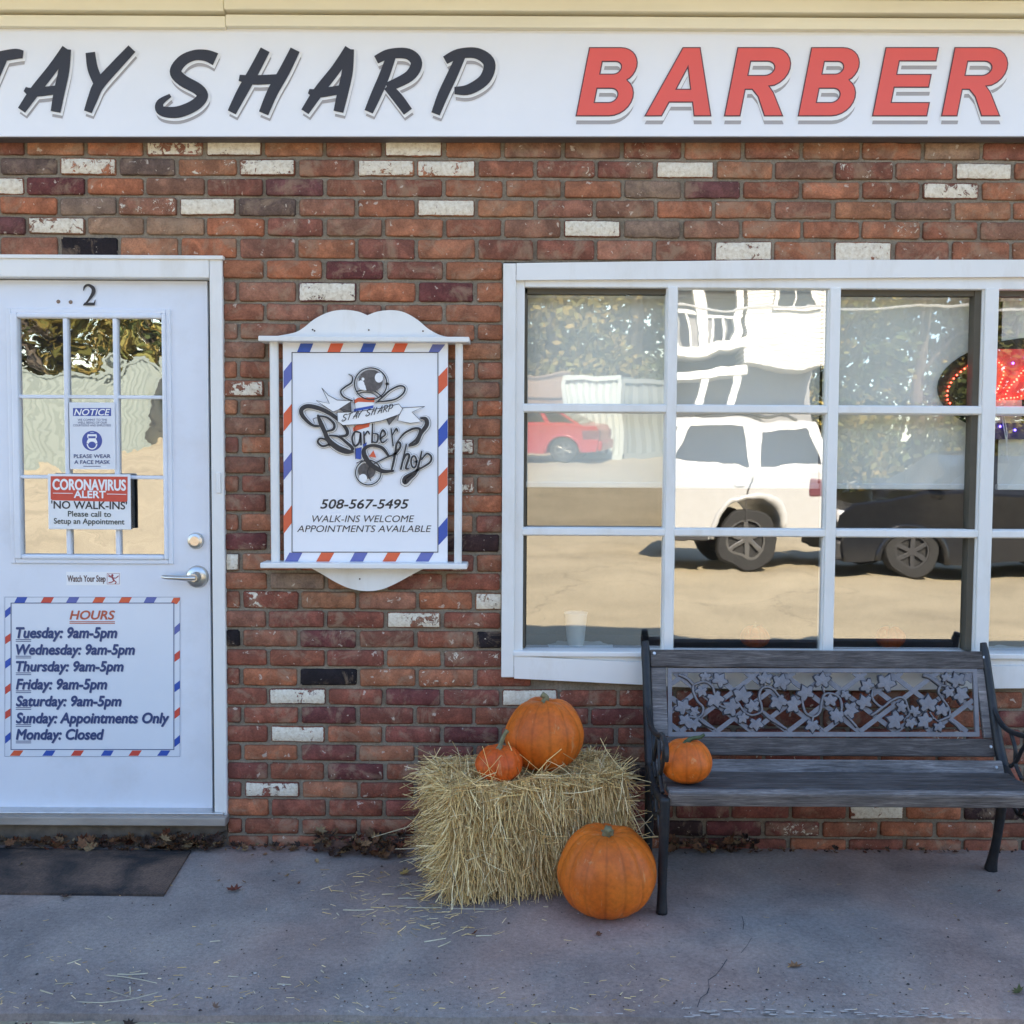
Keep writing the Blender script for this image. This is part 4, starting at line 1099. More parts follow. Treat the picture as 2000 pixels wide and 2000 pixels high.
# gently uneven slab
nx,ny=90,24
x0,x1=-6.0,6.5
grid=[]
for j_ in range(ny+1):
    row=[]
    for i_ in range(nx+1):
        x=x0+(x1-x0)*i_/nx; y=.11+(YK-.11)*j_/ny
        z=noise.noise(Vector((x*.9,y*1.7,3)))*.004+noise.noise(Vector((x*5,y*5,1)))*.0012
        if j_>=ny-0: y+=noise.noise(Vector((x*3,0,0)))*.012; z-=.008
        row.append(mb.vert((x,y,z)))
    grid.append(row)
for j_ in range(ny):
    for i_ in range(nx): mb.face((grid[j_][i_],grid[j_][i_+1],grid[j_+1][i_+1],grid[j_+1][i_]))
low=[mb.vert((mb.v[i][0],mb.v[i][1]-.004,-.10)) for i in grid[-1]]
for i_ in range(nx): mb.face((grid[-1][i_],grid[-1][i_+1],low[i_+1],low[i_]))
side=mb.build('sidewalk',conc,None,smooth=True,auto=40); tag(side,None,None,kind='structure')
g=MB()
S=400
def patch(mb,xs,ys,zf):
    G_=[[mb.vert((x,y,zf(x,y))) for x in xs] for y in ys]
    for j_ in range(len(ys)-1):
        for i_ in range(len(xs)-1): mb.face((G_[j_][i_],G_[j_][i_+1],G_[j_+1][i_+1],G_[j_+1][i_]))
xs_=[-S,-60,-20,-8,-4,-2,0,2,4,8,20,60,S]; ys_=[S,60,20,9,.2,-.9,-1.1,-1.5,-3,-6,-10,-20,-30,-60,-S]
patch(g,xs_,ys_,lambda x,y:(-.12 if y>-.95 else (-.028 if y>-60 else -.03)))
gr=g.build('parking_lot',asph,None); tag(gr,None,None,kind='structure')
# pale paint flecks along the slab edge
pf=MB(); r5=random.Random(5)
for k in range(85):
    px=r5.choice([r5.uniform(1310,1900),r5.uniform(1480,1860),r5.uniform(1050,1950)]); py=1974+r5.gauss(0,5)+ (px-1300)*.01
    c=G(px,py,.003); s=r5.uniform(.003,.016); n=6
    pf.face([pf.vert((c.x+s*1.5*math.cos(2*math.pi*q/n)*r5.uniform(.5,1.1),c.y+s*.3*math.sin(2*math.pi*q/n)*r5.uniform(.5,1.2),-.0005+.0012)) for q in range(n)])
o=pf.build('paint_flecks',M('old_paint_fleck',(.55,.5,.45),.8),None); tag(o,'pale worn paint flecks along the edge of the concrete slab','paint',kind='stuff')
# crack in the slab
ck=MB()
def crack(pts,w=.002):
    P=[G(a,b,.0) for a,b in pts]
    for a,b in zip(P[:-1],P[1:]):
        d=(b-a).normalized(); n_=Vector((-d.y,d.x,0))*w*r5.uniform(.5,1.2)
        zt=.0042
        ck.quad((a.x-n_.x,a.y-n_.y,zt),(b.x-n_.x,b.y-n_.y,zt),(b.x+n_.x,b.y+n_.y,zt),(a.x+n_.x,a.y+n_.y,zt))
crack([(1449,1792),(1453,1806),(1451,1818)],.0009); crack([(1468,1834),(1460,1848),(1447,1864)],.0009)
crack([(1420,1876),(1409,1893),(1398,1907),(1383,1917),(1385,1932),(1381,1943),(1368,1952),(1362,1970)],.0013)
o=ck.build('slab_crack',M('crack_dark',(.05,.05,.055),.95),None); tag(o,None,None,kind='structure')

# ------------------------------------------------------------------ door mat
def matmat():
    m,nt,b,out=nodes('rubber_mat'); v=coords(nt)
    n=noise_n(nt,4,5,.6,v,.5); c=ramp(nt,n.outputs[0],[(.38,(.018,.016,.018)),(.48,(.07,.048,.038)),(.6,(.15,.095,.068))])
    n2=noise_n(nt,130,3,.6,v); f=ramp(nt,n2.outputs[0],[(.3,.6),(.65,1.2)]); c=mixc(nt,1,c,f,'MULTIPLY')
    nt.links.new(c,b.inputs['Base Color']); b.inputs['Roughness'].default_value=.85
    w=nt.nodes.new('ShaderNodeTexWave'); w.inputs['Scale'].default_value=60; nt.links.new(v,w.inputs['Vector']); bump(nt,b,math_n(nt,'ADD',w.outputs[0],n2.outputs[0]),.5,.003); return m
mm=MB(); A=G(373,1664.5);B_=G(320,1751); C_=G(-250,1745); D_=G(-150,1657)
P=[(A.x,A.y),(B_.x,B_.y),(C_.x,C_.y),(D_.x,D_.y)]
zt=.011
n=14
def bil(u,v):
    a=Vector(P[3]).lerp(Vector(P[0]),u); b=Vector(P[2]).lerp(Vector(P[1]),u); return a.lerp(b,v)
for (u0,u1,v0,v1,h) in ((0.03,.97,.07,.93,zt-.002),):
    pass
top=[[None]*(n+1) for _ in range(n+1)]
for i_ in range(n+1):
    for j_ in range(n+1):
        p=bil(i_/n,j_/n); ed_=min(i_,n-i_,j_,n-j_)
        z=zt+noise.noise(Vector((p.x*4,p.y*6,0)))*.002-(0 if ed_>0 else .003)
        top[i_][j_]=mm.vert((p.x,p.y,z))
for i_ in range(n):
    for j_ in range(n): mm.face((top[i_][j_],top[i_+1][j_],top[i_+1][j_+1],top[i_][j_+1]))
loop=[top[i][0] for i in range(n+1)]+[top[n][j] for j in range(1,n+1)]+[top[i][n] for i in range(n-1,-1,-1)]+[top[0][j] for j in range(n-1,0,-1)]
bk=[mm.vert((mm.v[i][0],mm.v[i][1],-.002)) for i in loop]
for q in range(len(loop)): mm.face((loop[q],bk[q],bk[(q+1)%len(loop)],loop[(q+1)%len(loop)]))
o=mm.build('doormat',matmat(),None,smooth=True,auto=40); tag(o,'dark worn rubber doormat on the concrete before the white door','doormat')

# ------------------------------------------------------------------ straw helper
def straw_mat(name='straw'):
    return Mattr(name,rough=.55,var=.25,scale=45,spec=.35)
strawM=straw_mat()
STRAW=[(.64,.44,.18),(.74,.53,.23),(.52,.35,.14),(.80,.62,.31),(.40,.26,.10),(.68,.48,.19),(.60,.45,.19),(.34,.22,.09),(.84,.68,.38)]
def straw(mb,p,d,L,w,rr,bend=.15,col=None):
    p=Vector(p); d=Vector(d).normalized(); col=col or Vector(rr.choice(STRAW))*rr.uniform(1.05,1.6)
    n=3; o1=d.orthogonal().normalized(); o1=(Matrix.Rotation(rr.uniform(0,6.28),3,d)@o1); b_=o1*rr.uniform(-bend,bend)*L
    side=d.cross(o1)
    kink=rr.random()<.33; kk=side*rr.uniform(-.25,.25)*L if kink else Vector((0,0,0))
    rings=[]
    for i in range(n+1):
        t=i/n; c=p+d*L*t+b_*(t*(1-t)*2)+(kk*max(0,t-.5) if kink else Vector((0,0,0)))
        ww=w*(1-.25*t)
        rings.append([mb.vert(c+(o1*math.cos(a)+side*math.sin(a)*.55)*ww,tuple(col)) for a in (0,2.09,4.19)])
    for a,b in zip(rings[:-1],rings[1:]):
        for k in range(3): mb.face((a[k],a[(k+1)%3],b[(k+1)%3],b[k]))
# ------------------------------------------------------------------ hay bale
rr=random.Random(3)
FL=G(884,1764); ANG=R(15); ux=Vector((math.cos(ANG),math.sin(ANG),0)); uy=Vector((-math.sin(ANG),math.cos(ANG),0))
LB=.605; DB=.37; HB=.392
hay=thing('hay_bale','shaggy pale straw bale on the concrete against the brick wall with pumpkins on top','hay bale',(FL.x,FL.y,0))
core=MB()
def hp(u,v,w): # bale coords: u along front 0..1, v depth 0..1, w height 0..1
    bulge=.012*math.sin(math.pi*min(1,max(0,w)))
    skew=.03*(1-w)*0
    return FL+ux*(u*LB)+uy*(v*DB)+Vector((0,0,w*HB))
nn=10
bm=bmesh.new(); bmesh.ops.create_cube(bm,size=1); bmesh.ops.subdivide_edges(bm,edges=bm.edges[:],cuts=8,use_grid_fill=True)
for v in bm.verts:
    u,vv,w=v.co.x+.5,v.co.y+.5,v.co.z+.5
    # rounded box
    q=hp(.04+u*.92,.04+vv*.92,.02+w*.93)
    q+=Vector((noise.noise(q*9)*.012,noise.noise(q*9+Vector((5,0,0)))*.012,noise.noise(q*9+Vector((0,5,0)))*.010))
    e=(abs(v.co.x)**6+abs(v.co.y)**6+abs(v.co.z)**6)
    cc=hp(.5,.5,.5); q=cc+(q-cc)*(1-.05*min(1,e*20))
    v.co=q
bm.verts.index_update()
for v in bm.verts: core.vert(v.co)
for f in bm.faces: core.face([v.index for v in f.verts])
bm.free()
def coremat():
    m,nt,b,out=nodes('straw_core'); v=coords(nt,(1,1,.12)); n=noise_n(nt,90,5,.7,v,.3); c=ramp(nt,n.outputs[0],[(.3,(.06,.04,.02)),(.5,(.30,.20,.09)),(.7,(.55,.41,.20))])
    nt.links.new(c,b.inputs['Base Color']); b.inputs['Roughness'].default_value=.9; bump(nt,b,n.outputs[0],1,.01); return m
core.build('packed_core',coremat(),hay,smooth=True)
st=MB()
def dirmix(base,sp):
    d=Vector(base)+Vector((rr.gauss(0,sp),rr.gauss(0,sp),rr.gauss(0,sp))); return d
for k in range(5200):   # front face: mostly hanging, flaring outwards at the foot
    u=rr.uniform(-.02,1.02); w=rr.random()**.9
    d=dirmix((0,0,-1),.28)-uy*rr.uniform(0,.35)*(1 if w<.6 else .6)
    if rr.random()<.12: d=dirmix(ux*rr.choice((-1,1)),.5)
    L=rr.uniform(.05,.17)
    p=hp(u,rr.uniform(-.02,.05),min(1.02,w+.12))
    if p.z+d.normalized().z*L<.004: L=max(.02,(p.z-.004)/max(.05,-d.normalized().z))
    straw(st,p,d,L,rr.uniform(.0011,.0024),rr)
for k in range(1700):   # left end
    v=rr.uniform(-.02,1.0); w=rr.random()
    d=dirmix((0,0,-.5),.5)-ux*rr.uniform(.1,.9)
    L=rr.uniform(.04,.13); p=hp(rr.uniform(-.02,.04),v,w*.98+.03)
    if p.z+d.normalized().z*L<.004: L=max(.02,(p.z-.004)/max(.05,-d.normalized().z))
    straw(st,p,d,L,rr.uniform(.0011,.0024),rr)
for k in range(900):   # right end
    v=rr.uniform(-.02,1.0); w=rr.random()
    d=dirmix((0,0,-.8),.45)+ux*rr.uniform(.0,.6)
    L=rr.uniform(.04,.12); p=hp(rr.uniform(.96,1.02),v,w*.98+.03)
    if p.z+d.normalized().z*L<.004: L=max(.02,(p.z-.004)/max(.05,-d.normalized().z))
    straw(st,p,d,L,rr.uniform(.0011,.0024),rr)
for k in range(2600):   # top: lying, slightly upstanding
    u=rr.uniform(-.03,1.03); v=rr.uniform(-.04,1.0)
    d=Vector((rr.gauss(0,1),rr.gauss(0,.8),rr.uniform(-.05,.35 if (u<.2 or u>.8) else .06)))
    L=rr.uniform(.04,.13); straw(st,hp(u,v,.955+rr.uniform(0,.03))-d.normalized()*L*.4,d,L,rr.uniform(.0011,.0023),rr)
for k in range(190):   # tufts on the upper edge
    u=rr.choice((rr.uniform(0,.28),rr.uniform(.72,1.0))); d=dirmix((rr.uniform(-.5,.5),-.1,1),.35)
    straw(st,hp(u,rr.uniform(.0,.6),.96),d,rr.uniform(.02,.07),rr.uniform(.001,.002),rr)
# long wisps seen in the photograph
def wisp(a,b,Ya,w=.0016,col=None):
    A_,B2=W(*a,Ya),W(*b,Ya-.01); d=B2-A_; straw(st,A_,d,d.length,w,rr,.04,col)
for a,b in (((855,1490),(838,1468)),((900,1496),(893,1460)),((925,1490),(912,1462)),((812,1545),(798,1543)),((806,1612),(728,1635)),((800,1615),(726,1636)),((812,1635),(780,1636)),((815,1656),(772,1658)),((822,1672),(780,1684)),((1225,1560),(1279,1633)),((1238,1628),(1275,1592)),((1275,1592),(1278,1586)),((1172,1505),(1183,1467)),((1180,1500),(1168,1480)),((830,1540),(800,1580)),((826,1590),(806,1560))):
    wisp(a,b,-.36,.0018,Vector((.60,.50,.32)))
for a,b in (((890,1650),(853,1762)),((880,1690),(905,1775)),((862,1795),(862,1750)),((905,1735),(868,1782)),((872,1775),(974,1776))):
    wisp(a,b,-.53,.0015,Vector((.66,.6,.44)))
st.build('straw',strawM,hay,fixn=False)
# loose straw lying about
ls=MB()
def onground(px,py,L,ang,w=.0018,z=.004,col=None):
    c=G(px,py); d=Vector((math.cos(ang),math.sin(ang),rr.uniform(-.02,.05))); zz_=z if c.y>YK else -.024
    straw(ls,Vector((c.x,c.y,zz_))-d*L/2,d,L,w,rr,.06,col)
pale=Vector((.66,.58,.40))
for px,py,L,a in ((800,1729,.085,.28),(817,1742,.055,.12),(795,1757,.06,.02),(828,1775,.12,.0),(700,1779,.10,.03),(860,1770,.1,.05),(756,1776,.03,-.9),(660,1788,.02,-1),(850,1838,.07,.35),(868,1846,.05,.7),(945,1830,.05,.1),(675,1876,.02,-1.1),
      (255,1915,.18,-.32),(240,1945,.13,-.48),(228,1958,.24,-.05),(300,1957,.07,.2),(254,1938,.05,-1.2),(90,1940,.05,-.5),(145,1880,.04,.7),(125,1923,.05,.1),(215,1795,.035,-.8),(130,1980,.09,.05),(455,1910,.03,-.2),(555,1925,.04,-.05),(630,1900,.02,-.9),(710,1918,.03,-1),(772,1941,.04,.05),(800,1985,.07,-.1),(420,1841,.03,.2),(345,1975,.05,.1),(490,1990,.08,.0),(575,1992,.05,.05),(260,1905,.09,-.02)):
    onground(px,py,L,a,rr.uniform(.0016,.0026),col=pale*rr.uniform(.8,1.05))
for k in range(190):
    px=rr.gauss(820,90); py=rr.uniform(1700,1830); onground(px,py,rr.uniform(.008,.05),rr.uniform(-1.2,1.2),rr.uniform(.0008,.0016))
for k in range(240):
    px=rr.uniform(-40,1300) if rr.random()<.8 else rr.uniform(0,2000); py=2000-abs(rr.gauss(0,60)); onground(px,py,rr.uniform(.006,.03),rr.uniform(-1.2,1.2),rr.uniform(.0008,.0016))
for k in range(90): onground(rr.uniform(0,2000),rr.uniform(1720,2000),rr.uniform(.004,.02),rr.uniform(-1.5,1.5),rr.uniform(.0007,.0014))
o=ls.build('loose_straw',strawM,None,fixn=False); tag(o,'loose bits of straw scattered on the concrete','straw',kind='stuff')
# grit
gt=MB()
GC=[(.5,.48,.45),(.03,.03,.03),(.12,.07,.04),(.08,.05,.04),(.35,.33,.32)]
for k in range(900):
    px=rr.uniform(-20,2020); py=rr.choice((rr.uniform(1690,2000),rr.uniform(1900,2000))); c=G(px,py); s=rr.uniform(.0012,.0042)*rr.choice((1,1,1,1.6)); col=rr.choice(GC)
    zz_=.0035 if c.y>YK else -.026
    V_=[gt.vert((c.x+s*a*rr.uniform(.5,1.2),c.y+s*b*rr.uniform(.5,1.2),zz_+s*h),col) for a,b,h in ((1,0,0),(0,1,0),(-1,0,0),(0,-1,0),(0,0,.6))]
    for i_ in range(4): gt.face((V_[i_],V_[(i_+1)%4],V_[4]))
o=gt.build('grit',Mattr('grit',.9,.1),None); tag(o,'small grit and crumbs on the concrete','grit',kind='stuff')

# ------------------------------------------------------------------ leaves
leafM=Mattr('dry_leaf',.75,.35,70,.25)
LC=[(.16,.075,.035),(.20,.10,.05),(.09,.045,.03),(.24,.14,.07),(.30,.20,.10),(.05,.03,.022),(.18,.06,.03),(.10,.065,.04),(.07,.04,.03)]
def leaf(mb,c,s,rr,col=None,flat=False,yaw=None,lift=0):
    col=col or Vector(rr.choice(LC))*rr.uniform(.8,1.2)
    yaw=rr.uniform(0,6.28) if yaw is None else yaw
    Mx=Matrix.Rotation(yaw,3,'Z')@Matrix.Rotation(rr.uniform(-.9,.9)*(0.2 if flat else 1),3,'X')@Matrix.Rotation(rr.uniform(-.6,.6)*(0.3 if flat else 1),3,'Y')
    # lobed outline on a curled sheet
    out=[]
    N_=14; lob=rr.uniform(.25,.5); curl=rr.uniform(.4,1.6)
    for k in range(N_):
        a=2*math.pi*k/N_; r=s*(1-lob*(k%2))*(1-.35*abs(math.sin(a)))*rr.uniform(.85,1.1)
        x,y=r*math.cos(a),r*math.sin(a); z=curl*(y*y+ .4*x*x)/s
        out.append(Mx@Vector((x,y,z)))
    mz=min(p.z for p in out); base=Vector((c[0],c[1],c[2]-min(0,mz)+.001+lift))
    ci=mb.vert(base,tuple(col)); ids=[mb.vert(base+p,tuple(Vector(col)*rr.uniform(.8,1.2))) for p in out]
    for k in range(N_): mb.face((ci,ids[k],ids[(k+1)%N_]))
    p0=out[0]; 
    q=[mb.vert(base+p0+Vector((0,.0007,0)),tuple(Vector(col)*.6)),mb.vert(base+p0*1.6+Vector((0,0,.002)),tuple(Vector(col)*.6)),mb.vert(base+p0-Vector((0,.0007,0)),tuple(Vector(col)*.6))]
    mb.face(q)
lm=MB(); r6=random.Random(21)
def litter(n,xa,xb,ya,yb,smin=.012,smax=.032,pile=.0):
    for k in range(n):
        x=r6.uniform(xa,xb); y=r6.uniform(ya,yb)
        leaf(lm,(x,y,.002+r6.random()*pile),r6.uniform(smin,smax),r6)
litter(190,-2.1,WX(440,1640),-.075,-.005,.012,.034,.035)
litter(70,WX(290,1640),WX(440,1640),-.08,-.005,.012,.03,.05)
litter(60,WX(440,1640),WX(640,1640),-.07,-.012,.008,.022,.012)
litter(110,WX(620,1640),WX(790,1640),-.12,-.012,.012,.034,.06)
litter(120,WX(1290,1640),WX(1470,1640),-.07,-.010,.010,.028,.05)
litter(60,WX(1450,1640),WX(1990,1640),-.05,-.008,.006,.018,.006)
litter(24,WX(440,1640),WX(900,1640),-.35,-.08,.006,.013,0)
o=lm.build('leaf_litter',leafM,None); tag(o,'brown dry leaves drifted along the foot of the wall and door sill','leaves',kind='stuff')
def one_leaf(px,py,s,col,label,yaw,flat=False):
    c=G(px,py); z=.003 if c.y>YK else -.026
    mb=MB(); leaf(mb,(c.x,c.y,z),s,r6,col=Vector(col),flat=flat,yaw=yaw)
    o=mb.build('fallen_leaf',leafM,None,origin=(c.x,c.y,z)); tag(o,label,'leaf',group='single leaves lying on the concrete')
one_leaf(457,1741,.033,(.17,.05,.03),'curled reddish brown leaf on the concrete to the right of the doormat',.5)
one_leaf(128,1755,.024,(.12,.07,.05),'brown leaf at the front edge of the doormat',1.0)
one_leaf(420,1971,.022,(.22,.14,.10),'tan leaf standing up near the bottom edge, left of centre',1.4)
one_leaf(252,1983,.022,(.06,.04,.03),'dark crumpled leaf at the bottom left below the long straws',.2)
one_leaf(53,1990,.02,(.15,.02,.02),'dark red leaf scrap in the bottom left corner',1.3)
one_leaf(1552,1890,.030,(.26,.14,.07),'flat tawny leaf on the concrete in front of the bench',.05,True)
one_leaf(1168,1828,.013,(.16,.07,.04),'small brown leaf below the large floor pumpkin',.3)
one_leaf(928,1827,.016,(.17,.06,.03),'small red-brown leaf in front of the straw bale',.3)
one_leaf(790,1708,.026,(.36,.24,.08),'yellowish leaf lying at the left foot of the straw bale',.1)
one_leaf(1952,1743,.012,(.17,.04,.04),'tiny red leaf under the right end of the bench',.1)
one_leaf(1989,1940,.030,(.12,.13,.05),'greenish leaf sprig at the right edge of the picture',.9)
one_leaf(40,1695,.02,(.2,.14,.06),'small tan leaf lying on the dark doormat',.4)

# ------------------------------------------------------------------ pumpkins
def pumpkin_mat(name,c1,c2):
    m,nt,b,out=nodes(name); v=coords(nt)
    n=noise_n(nt,7,4,.55,v,.4); c=ramp(nt,n.outputs[0],[(.35,c1),(.65,c2)])
    n2=noise_n(nt,70,4,.6,v); f=ramp(nt,n2.outputs[0],[(.3,.80),(.6,1.04)]); c=mixc(nt,1,c,f,'MULTIPLY')
    n9=noise_n(nt,3.2,3,.5,v,.5); f9=ramp(nt,n9.outputs[0],[(.38,.80),(.6,1.05)]); c=mixc(nt,1,c,f9,'MULTIPLY')
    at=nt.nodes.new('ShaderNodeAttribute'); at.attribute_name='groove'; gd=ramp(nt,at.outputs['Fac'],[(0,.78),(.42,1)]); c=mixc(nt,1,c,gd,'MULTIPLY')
    v2=coords(nt,(1,1,.22)); n3=noise_n(nt,46,4,.6,v2,.5); ms=ramp(nt,n3.outputs[0],[(.62,0),(.70,.42)]); c=mixc(nt,ms,c,(.62,.38,.17))
    nt.links.new(c,b.inputs['Base Color']); b.inputs['Roughness'].default_value=.5; b.inputs['Specular IOR Level'].default_value=.35
    b.inputs['Subsurface Weight'].default_value=.08; b.inputs['Subsurface Radius'].default_value=(.02,.008,.003); b.inputs['Subsurface Scale'].default_value=.5
    n4=noise_n(nt,120,4,.6,v); bump(nt,b,n4.outputs[0],.12,.003); return m
stemM=M('pumpkin_stem',(.20,.19,.10),.8,var=.35,scale=60,bmp=.6,bscale=80,dirt=(.35,.28,.17),dirtscale=30)
stemG=M('green_stem',(.06,.09,.04),.75,var=.35,scale=60,bmp=.6,bscale=80)
def pumpkin(label,c,rx,rz,ribs,stem,mat,smat,seed,depth=.035,tilt=(0,0),group='orange pumpkins set out by the bale and bench',shape=0,top=.16,bot=.10,nm='pumpkin'):
    rz=rz*2
    t=thing(nm,label,'pumpkin',c,group)
    q=random.Random(seed); mb=MB(); mb.pa={'groove':{}}
    nu,nv=ribs*6,26
    ph=[q.uniform(-.12,.12) for _ in range(ribs)]; am=[q.uniform(.6,1.25) for _ in range(ribs)]
    rows_=[]
    for j_ in range(nv+1):
        th=math.pi*j_/nv; row=[]
        for i_ in range(nu):
            a=2*math.pi*i_/nu; kr=(a/(2*math.pi)*ribs)
            ri=int(kr)%ribs; fr=kr-int(kr)
            gv=abs(math.sin(math.pi*fr))**.75
            s_=max(0.0,math.sin(th))
            rr_=(s_**.92)*(1-depth*am[ri]*(1-gv)*(.35+.65*abs(math.cos(th))+.3))
            z_=math.cos(th)
            z2=z_*(1-shape*.0)
            if z_>0: z2=z_-top*math.exp(-(s_/.34)**2)
            else: z2=z_+bot*math.exp(-(s_/.5)**2)
            w=1+.055*noise.noise(Vector((math.cos(a)*1.3+seed,math.sin(a)*1.3,z_*1.2)))
            vi=mb.vert((c[0]+rx*rr_*math.cos(a)*w,c[1]+rx*rr_*math.sin(a)*w,c[2]+rz*(z2+1-bot)*.5*2/ (2-bot-0)*1.0*w))
            mb.pa['groove'][vi]=gv; row.append(vi)
        rows_.append(row)
    for a,b in zip(rows_[:-1],rows_[1:]):
        for i_ in range(nu): mb.face((a[i_],a[(i_+1)%nu],b[(i_+1)%nu],b[i_]))
    body=mb.build('rind',mat,t,smooth=True)
    ztop=c[2]+rz*(1-top+1-bot)*.5*2/(2-bot)
    sm=MB(); base=Vector((c[0],c[1],ztop-.012*rx/.15))
    pts=[base]+[base+Vector(p) for p,_ in stem]; rad=[stem[0][1]*1.9]+[r_ for _,r_ in stem]
    P=catmull([(p.x,p.y,p.z) for p in pts],4); Rr=catmull([(r_,0,0) for r_ in rad],4)
    n0=len(sm.v); sm.tube(P,[x.x for x in Rr],10)
    for k in range(len(sm.v)):   # ribs of the stem
        v=Vector(sm.v[k]); ring=(k-n0)//10
        if ring<len(P) and k%2==0: v=P[ring]+(v-P[ring])*.74; sm.v[k]=tuple(v)
    sm.build('stem',smat,t,smooth=True)
    if tilt!=(0,0): t.rotation_euler=(tilt[0],tilt[1],0)
    return t
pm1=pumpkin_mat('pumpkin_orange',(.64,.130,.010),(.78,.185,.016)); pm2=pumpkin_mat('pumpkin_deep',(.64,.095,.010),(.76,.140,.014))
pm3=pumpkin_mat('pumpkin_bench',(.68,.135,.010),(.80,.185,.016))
c=hp(.36,.62,.93)
def atz(px,py,Z): return G(px,py,Z)
# placed from their resting points
HT=HB+.002
yb1=-.245
p1=Vector((WX(1063,1430,yb1),yb1,HT-.008)); 
pumpkin('large round orange pumpkin on top of the straw bale against the brick wall',tuple(p1),.139,.128,13,[((.002,-.004,.018),.014),((.006,-.006,.03),.011),((-.010,-.006,.042),.012)],pm1,stemM,2,depth=.042,top=.14)
yb2=-.385
p2=Vector((WX(975,1480,yb2),yb2,HT-.006))
pumpkin('small deep orange pumpkin with a long green stem on the straw bale',tuple(p2),.0815,.060,11,[((.003,0,.016),.009),((.010,0,.036),.0075),((.018,0,.056),.007),((.028,0,.070),.008)],pm2,stemM,5,depth=.05,top=.2)
p3=G(1184,1767); p3=Vector((WX(1184,1700,-.53),-.53,.002))
pumpkin('largest orange pumpkin on the concrete between the straw bale and the bench',tuple(p3),.163,.143,15,[((.0,-.01,.018),.021),((.0,-.016,.032),.017),((.003,-.020,.042),.016)],pm1,stemM,9,depth=.045,top=.17,tilt=(R(5),0))
BS=.414
p4=Vector((WX(1340,1487,-.475),-.475,BS))
pumpkin('small orange pumpkin sitting on the left end of the bench seat',tuple(p4),.0875,.073,11,[((.006,0,.014),.010),((.02,0,.022),.008),((.045,.0,.026),.007),((.06,0,.036),.005)],pm3,stemG,12,depth=.045,top=.2)
for px,lab in ((1471,'small orange pumpkin on the inside window ledge left of the second mullion'),(1731,'small orange pumpkin on the inside window ledge above the middle of the bench')):
    q=G(px,1262,LZ); pumpkin(lab,(q.x,.24,LZ),.058,.045,9,[((0,0,.012),.006),((.004,0,.022),.005)],pm2,stemM,int(px),depth=.05,group='small pumpkins on the window ledge')
# ------------------------------------------------------------------ bench
def wood_mat(name,c0,c1,c2):
    m,nt,b,out=nodes(name); v=coords(nt,(.6,9,9))
    n=noise_n(nt,7,6,.65,v,1.6); c=ramp(nt,n.outputs[0],[(.3,c0),(.5,c1),(.7,c2)])
    v2=coords(nt,(1,14,14)); n2=noise_n(nt,22,4,.7,v2); f=ramp(nt,n2.outputs[0],[(.35,.62),(.6,1.1)]); c=mixc(nt,1,c,f,'MULTIPLY')
    n3=noise_n(nt,6,3,.5,coords(nt)); f3=ramp(nt,n3.outputs[0],[(.35,.8),(.65,1.15)]); c=mixc(nt,1,c,f3,'MULTIPLY')
    nt.links.new(c,b.inputs['Base Color']); b.inputs['Roughness'].default_value=.72; b.inputs['Specular IOR Level'].default_value=.35
    bump(nt,b,n2.outputs[0],.5,.003); return m
bwood=wood_mat('weathered_wood',(.042,.035,.033),(.10,.086,.080),(.18,.158,.148))
bwood2=wood_mat('weathered_wood_worn',(.085,.075,.073),(.18,.163,.158),(.31,.285,.275))
iron=M('cast_iron_dark',(.022,.024,.028),.5,.3,var=.3,scale=30,bmp=.25,bscale=90,dirt=(.10,.07,.05),dirtscale=14,dirtamt=.4)
iron2=M('cast_iron_grey',(.195,.185,.195),.55,.1,var=.15,scale=24,bmp=.25,bscale=90,dirt=(.07,.07,.08),dirtscale=10,dirtamt=.5)
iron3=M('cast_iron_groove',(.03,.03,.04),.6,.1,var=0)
bench=thing('park_bench','weathered dark grey wooden bench with cast leaf lattice back and iron ends below the window','bench',(1.1,-.4,0))
XL,XR=.514,1.742
PB0=Vector((0,-.092,.779)); PB1=Vector((0,-.225,.423))
bd_=(PB0-PB1).normalized(); bn=Vector((0,-bd_.z,bd_.y))   # towards the viewer
if bn.y>0: bn=-bn
def BP(px,py,off=0.0):
    d=ray(px,py); p0=PB0+bn*off; t=(p0-CAM).dot(bn)/d.dot(bn); return CAM+d*t
def bslab(mb,pxs,py0,py1,o0,o1,X0=None,X1=None,bev=.004):
    """board lying in the plane of the back between two pixel heights"""
    a=BP(pxs,py0,o1); b=BP(pxs,py1,o1)
    h=(a-b).dot(bd_)
    Mx=Matrix.Translation(Vector((0,b.y,b.z)))@Matrix(((1,0,0,0),(0,bn.y,bd_.y,0),(0,bn.z,bd_.z,0),(0,0,0,1)))
    s0=(o0-o1); mb.box(X0,X1,s0,0,0,h,bev=bev,M=Mx)
mb=MB(); bslab(mb,1600,1270,1304,-.014,.012,XL,XR); mb.build('top_rail',bwood,bench)
mb=MB(); bslab(mb,1600,1441,1476,-.014,.012,XL,XR); mb.build('lower_rail',bwood,bench)
for (xa_,xb_) in ((XL,BP(1303,1370).x-.001),(BP(1911,1370).x+.001,XR)):
    mb=MB(); bslab(mb,1600,1305,1440,-.012,.008,xa_,xb_); mb.build('stile',bwood2,bench)
def slat(yc,zc,w,th,ang,mat,x0=XL,x1=XR,nm='seat_slat',bev=.006):
    mb=MB(); Mx=Matrix.Translation(Vector((0,yc,zc)))@Matrix.Rotation(ang,4,'X'); mb.box(x0,x1,-w/2,w/2,-th/2,th/2,bev=bev,M=Mx); return mb.build(nm,mat,bench)
slat(-.282,.402,.058,.020,R(60),bwood2)
slat(-.352,.388,.064,.022,R(5),bwood)
slat(-.430,.391,.066,.022,R(-3),bwood)
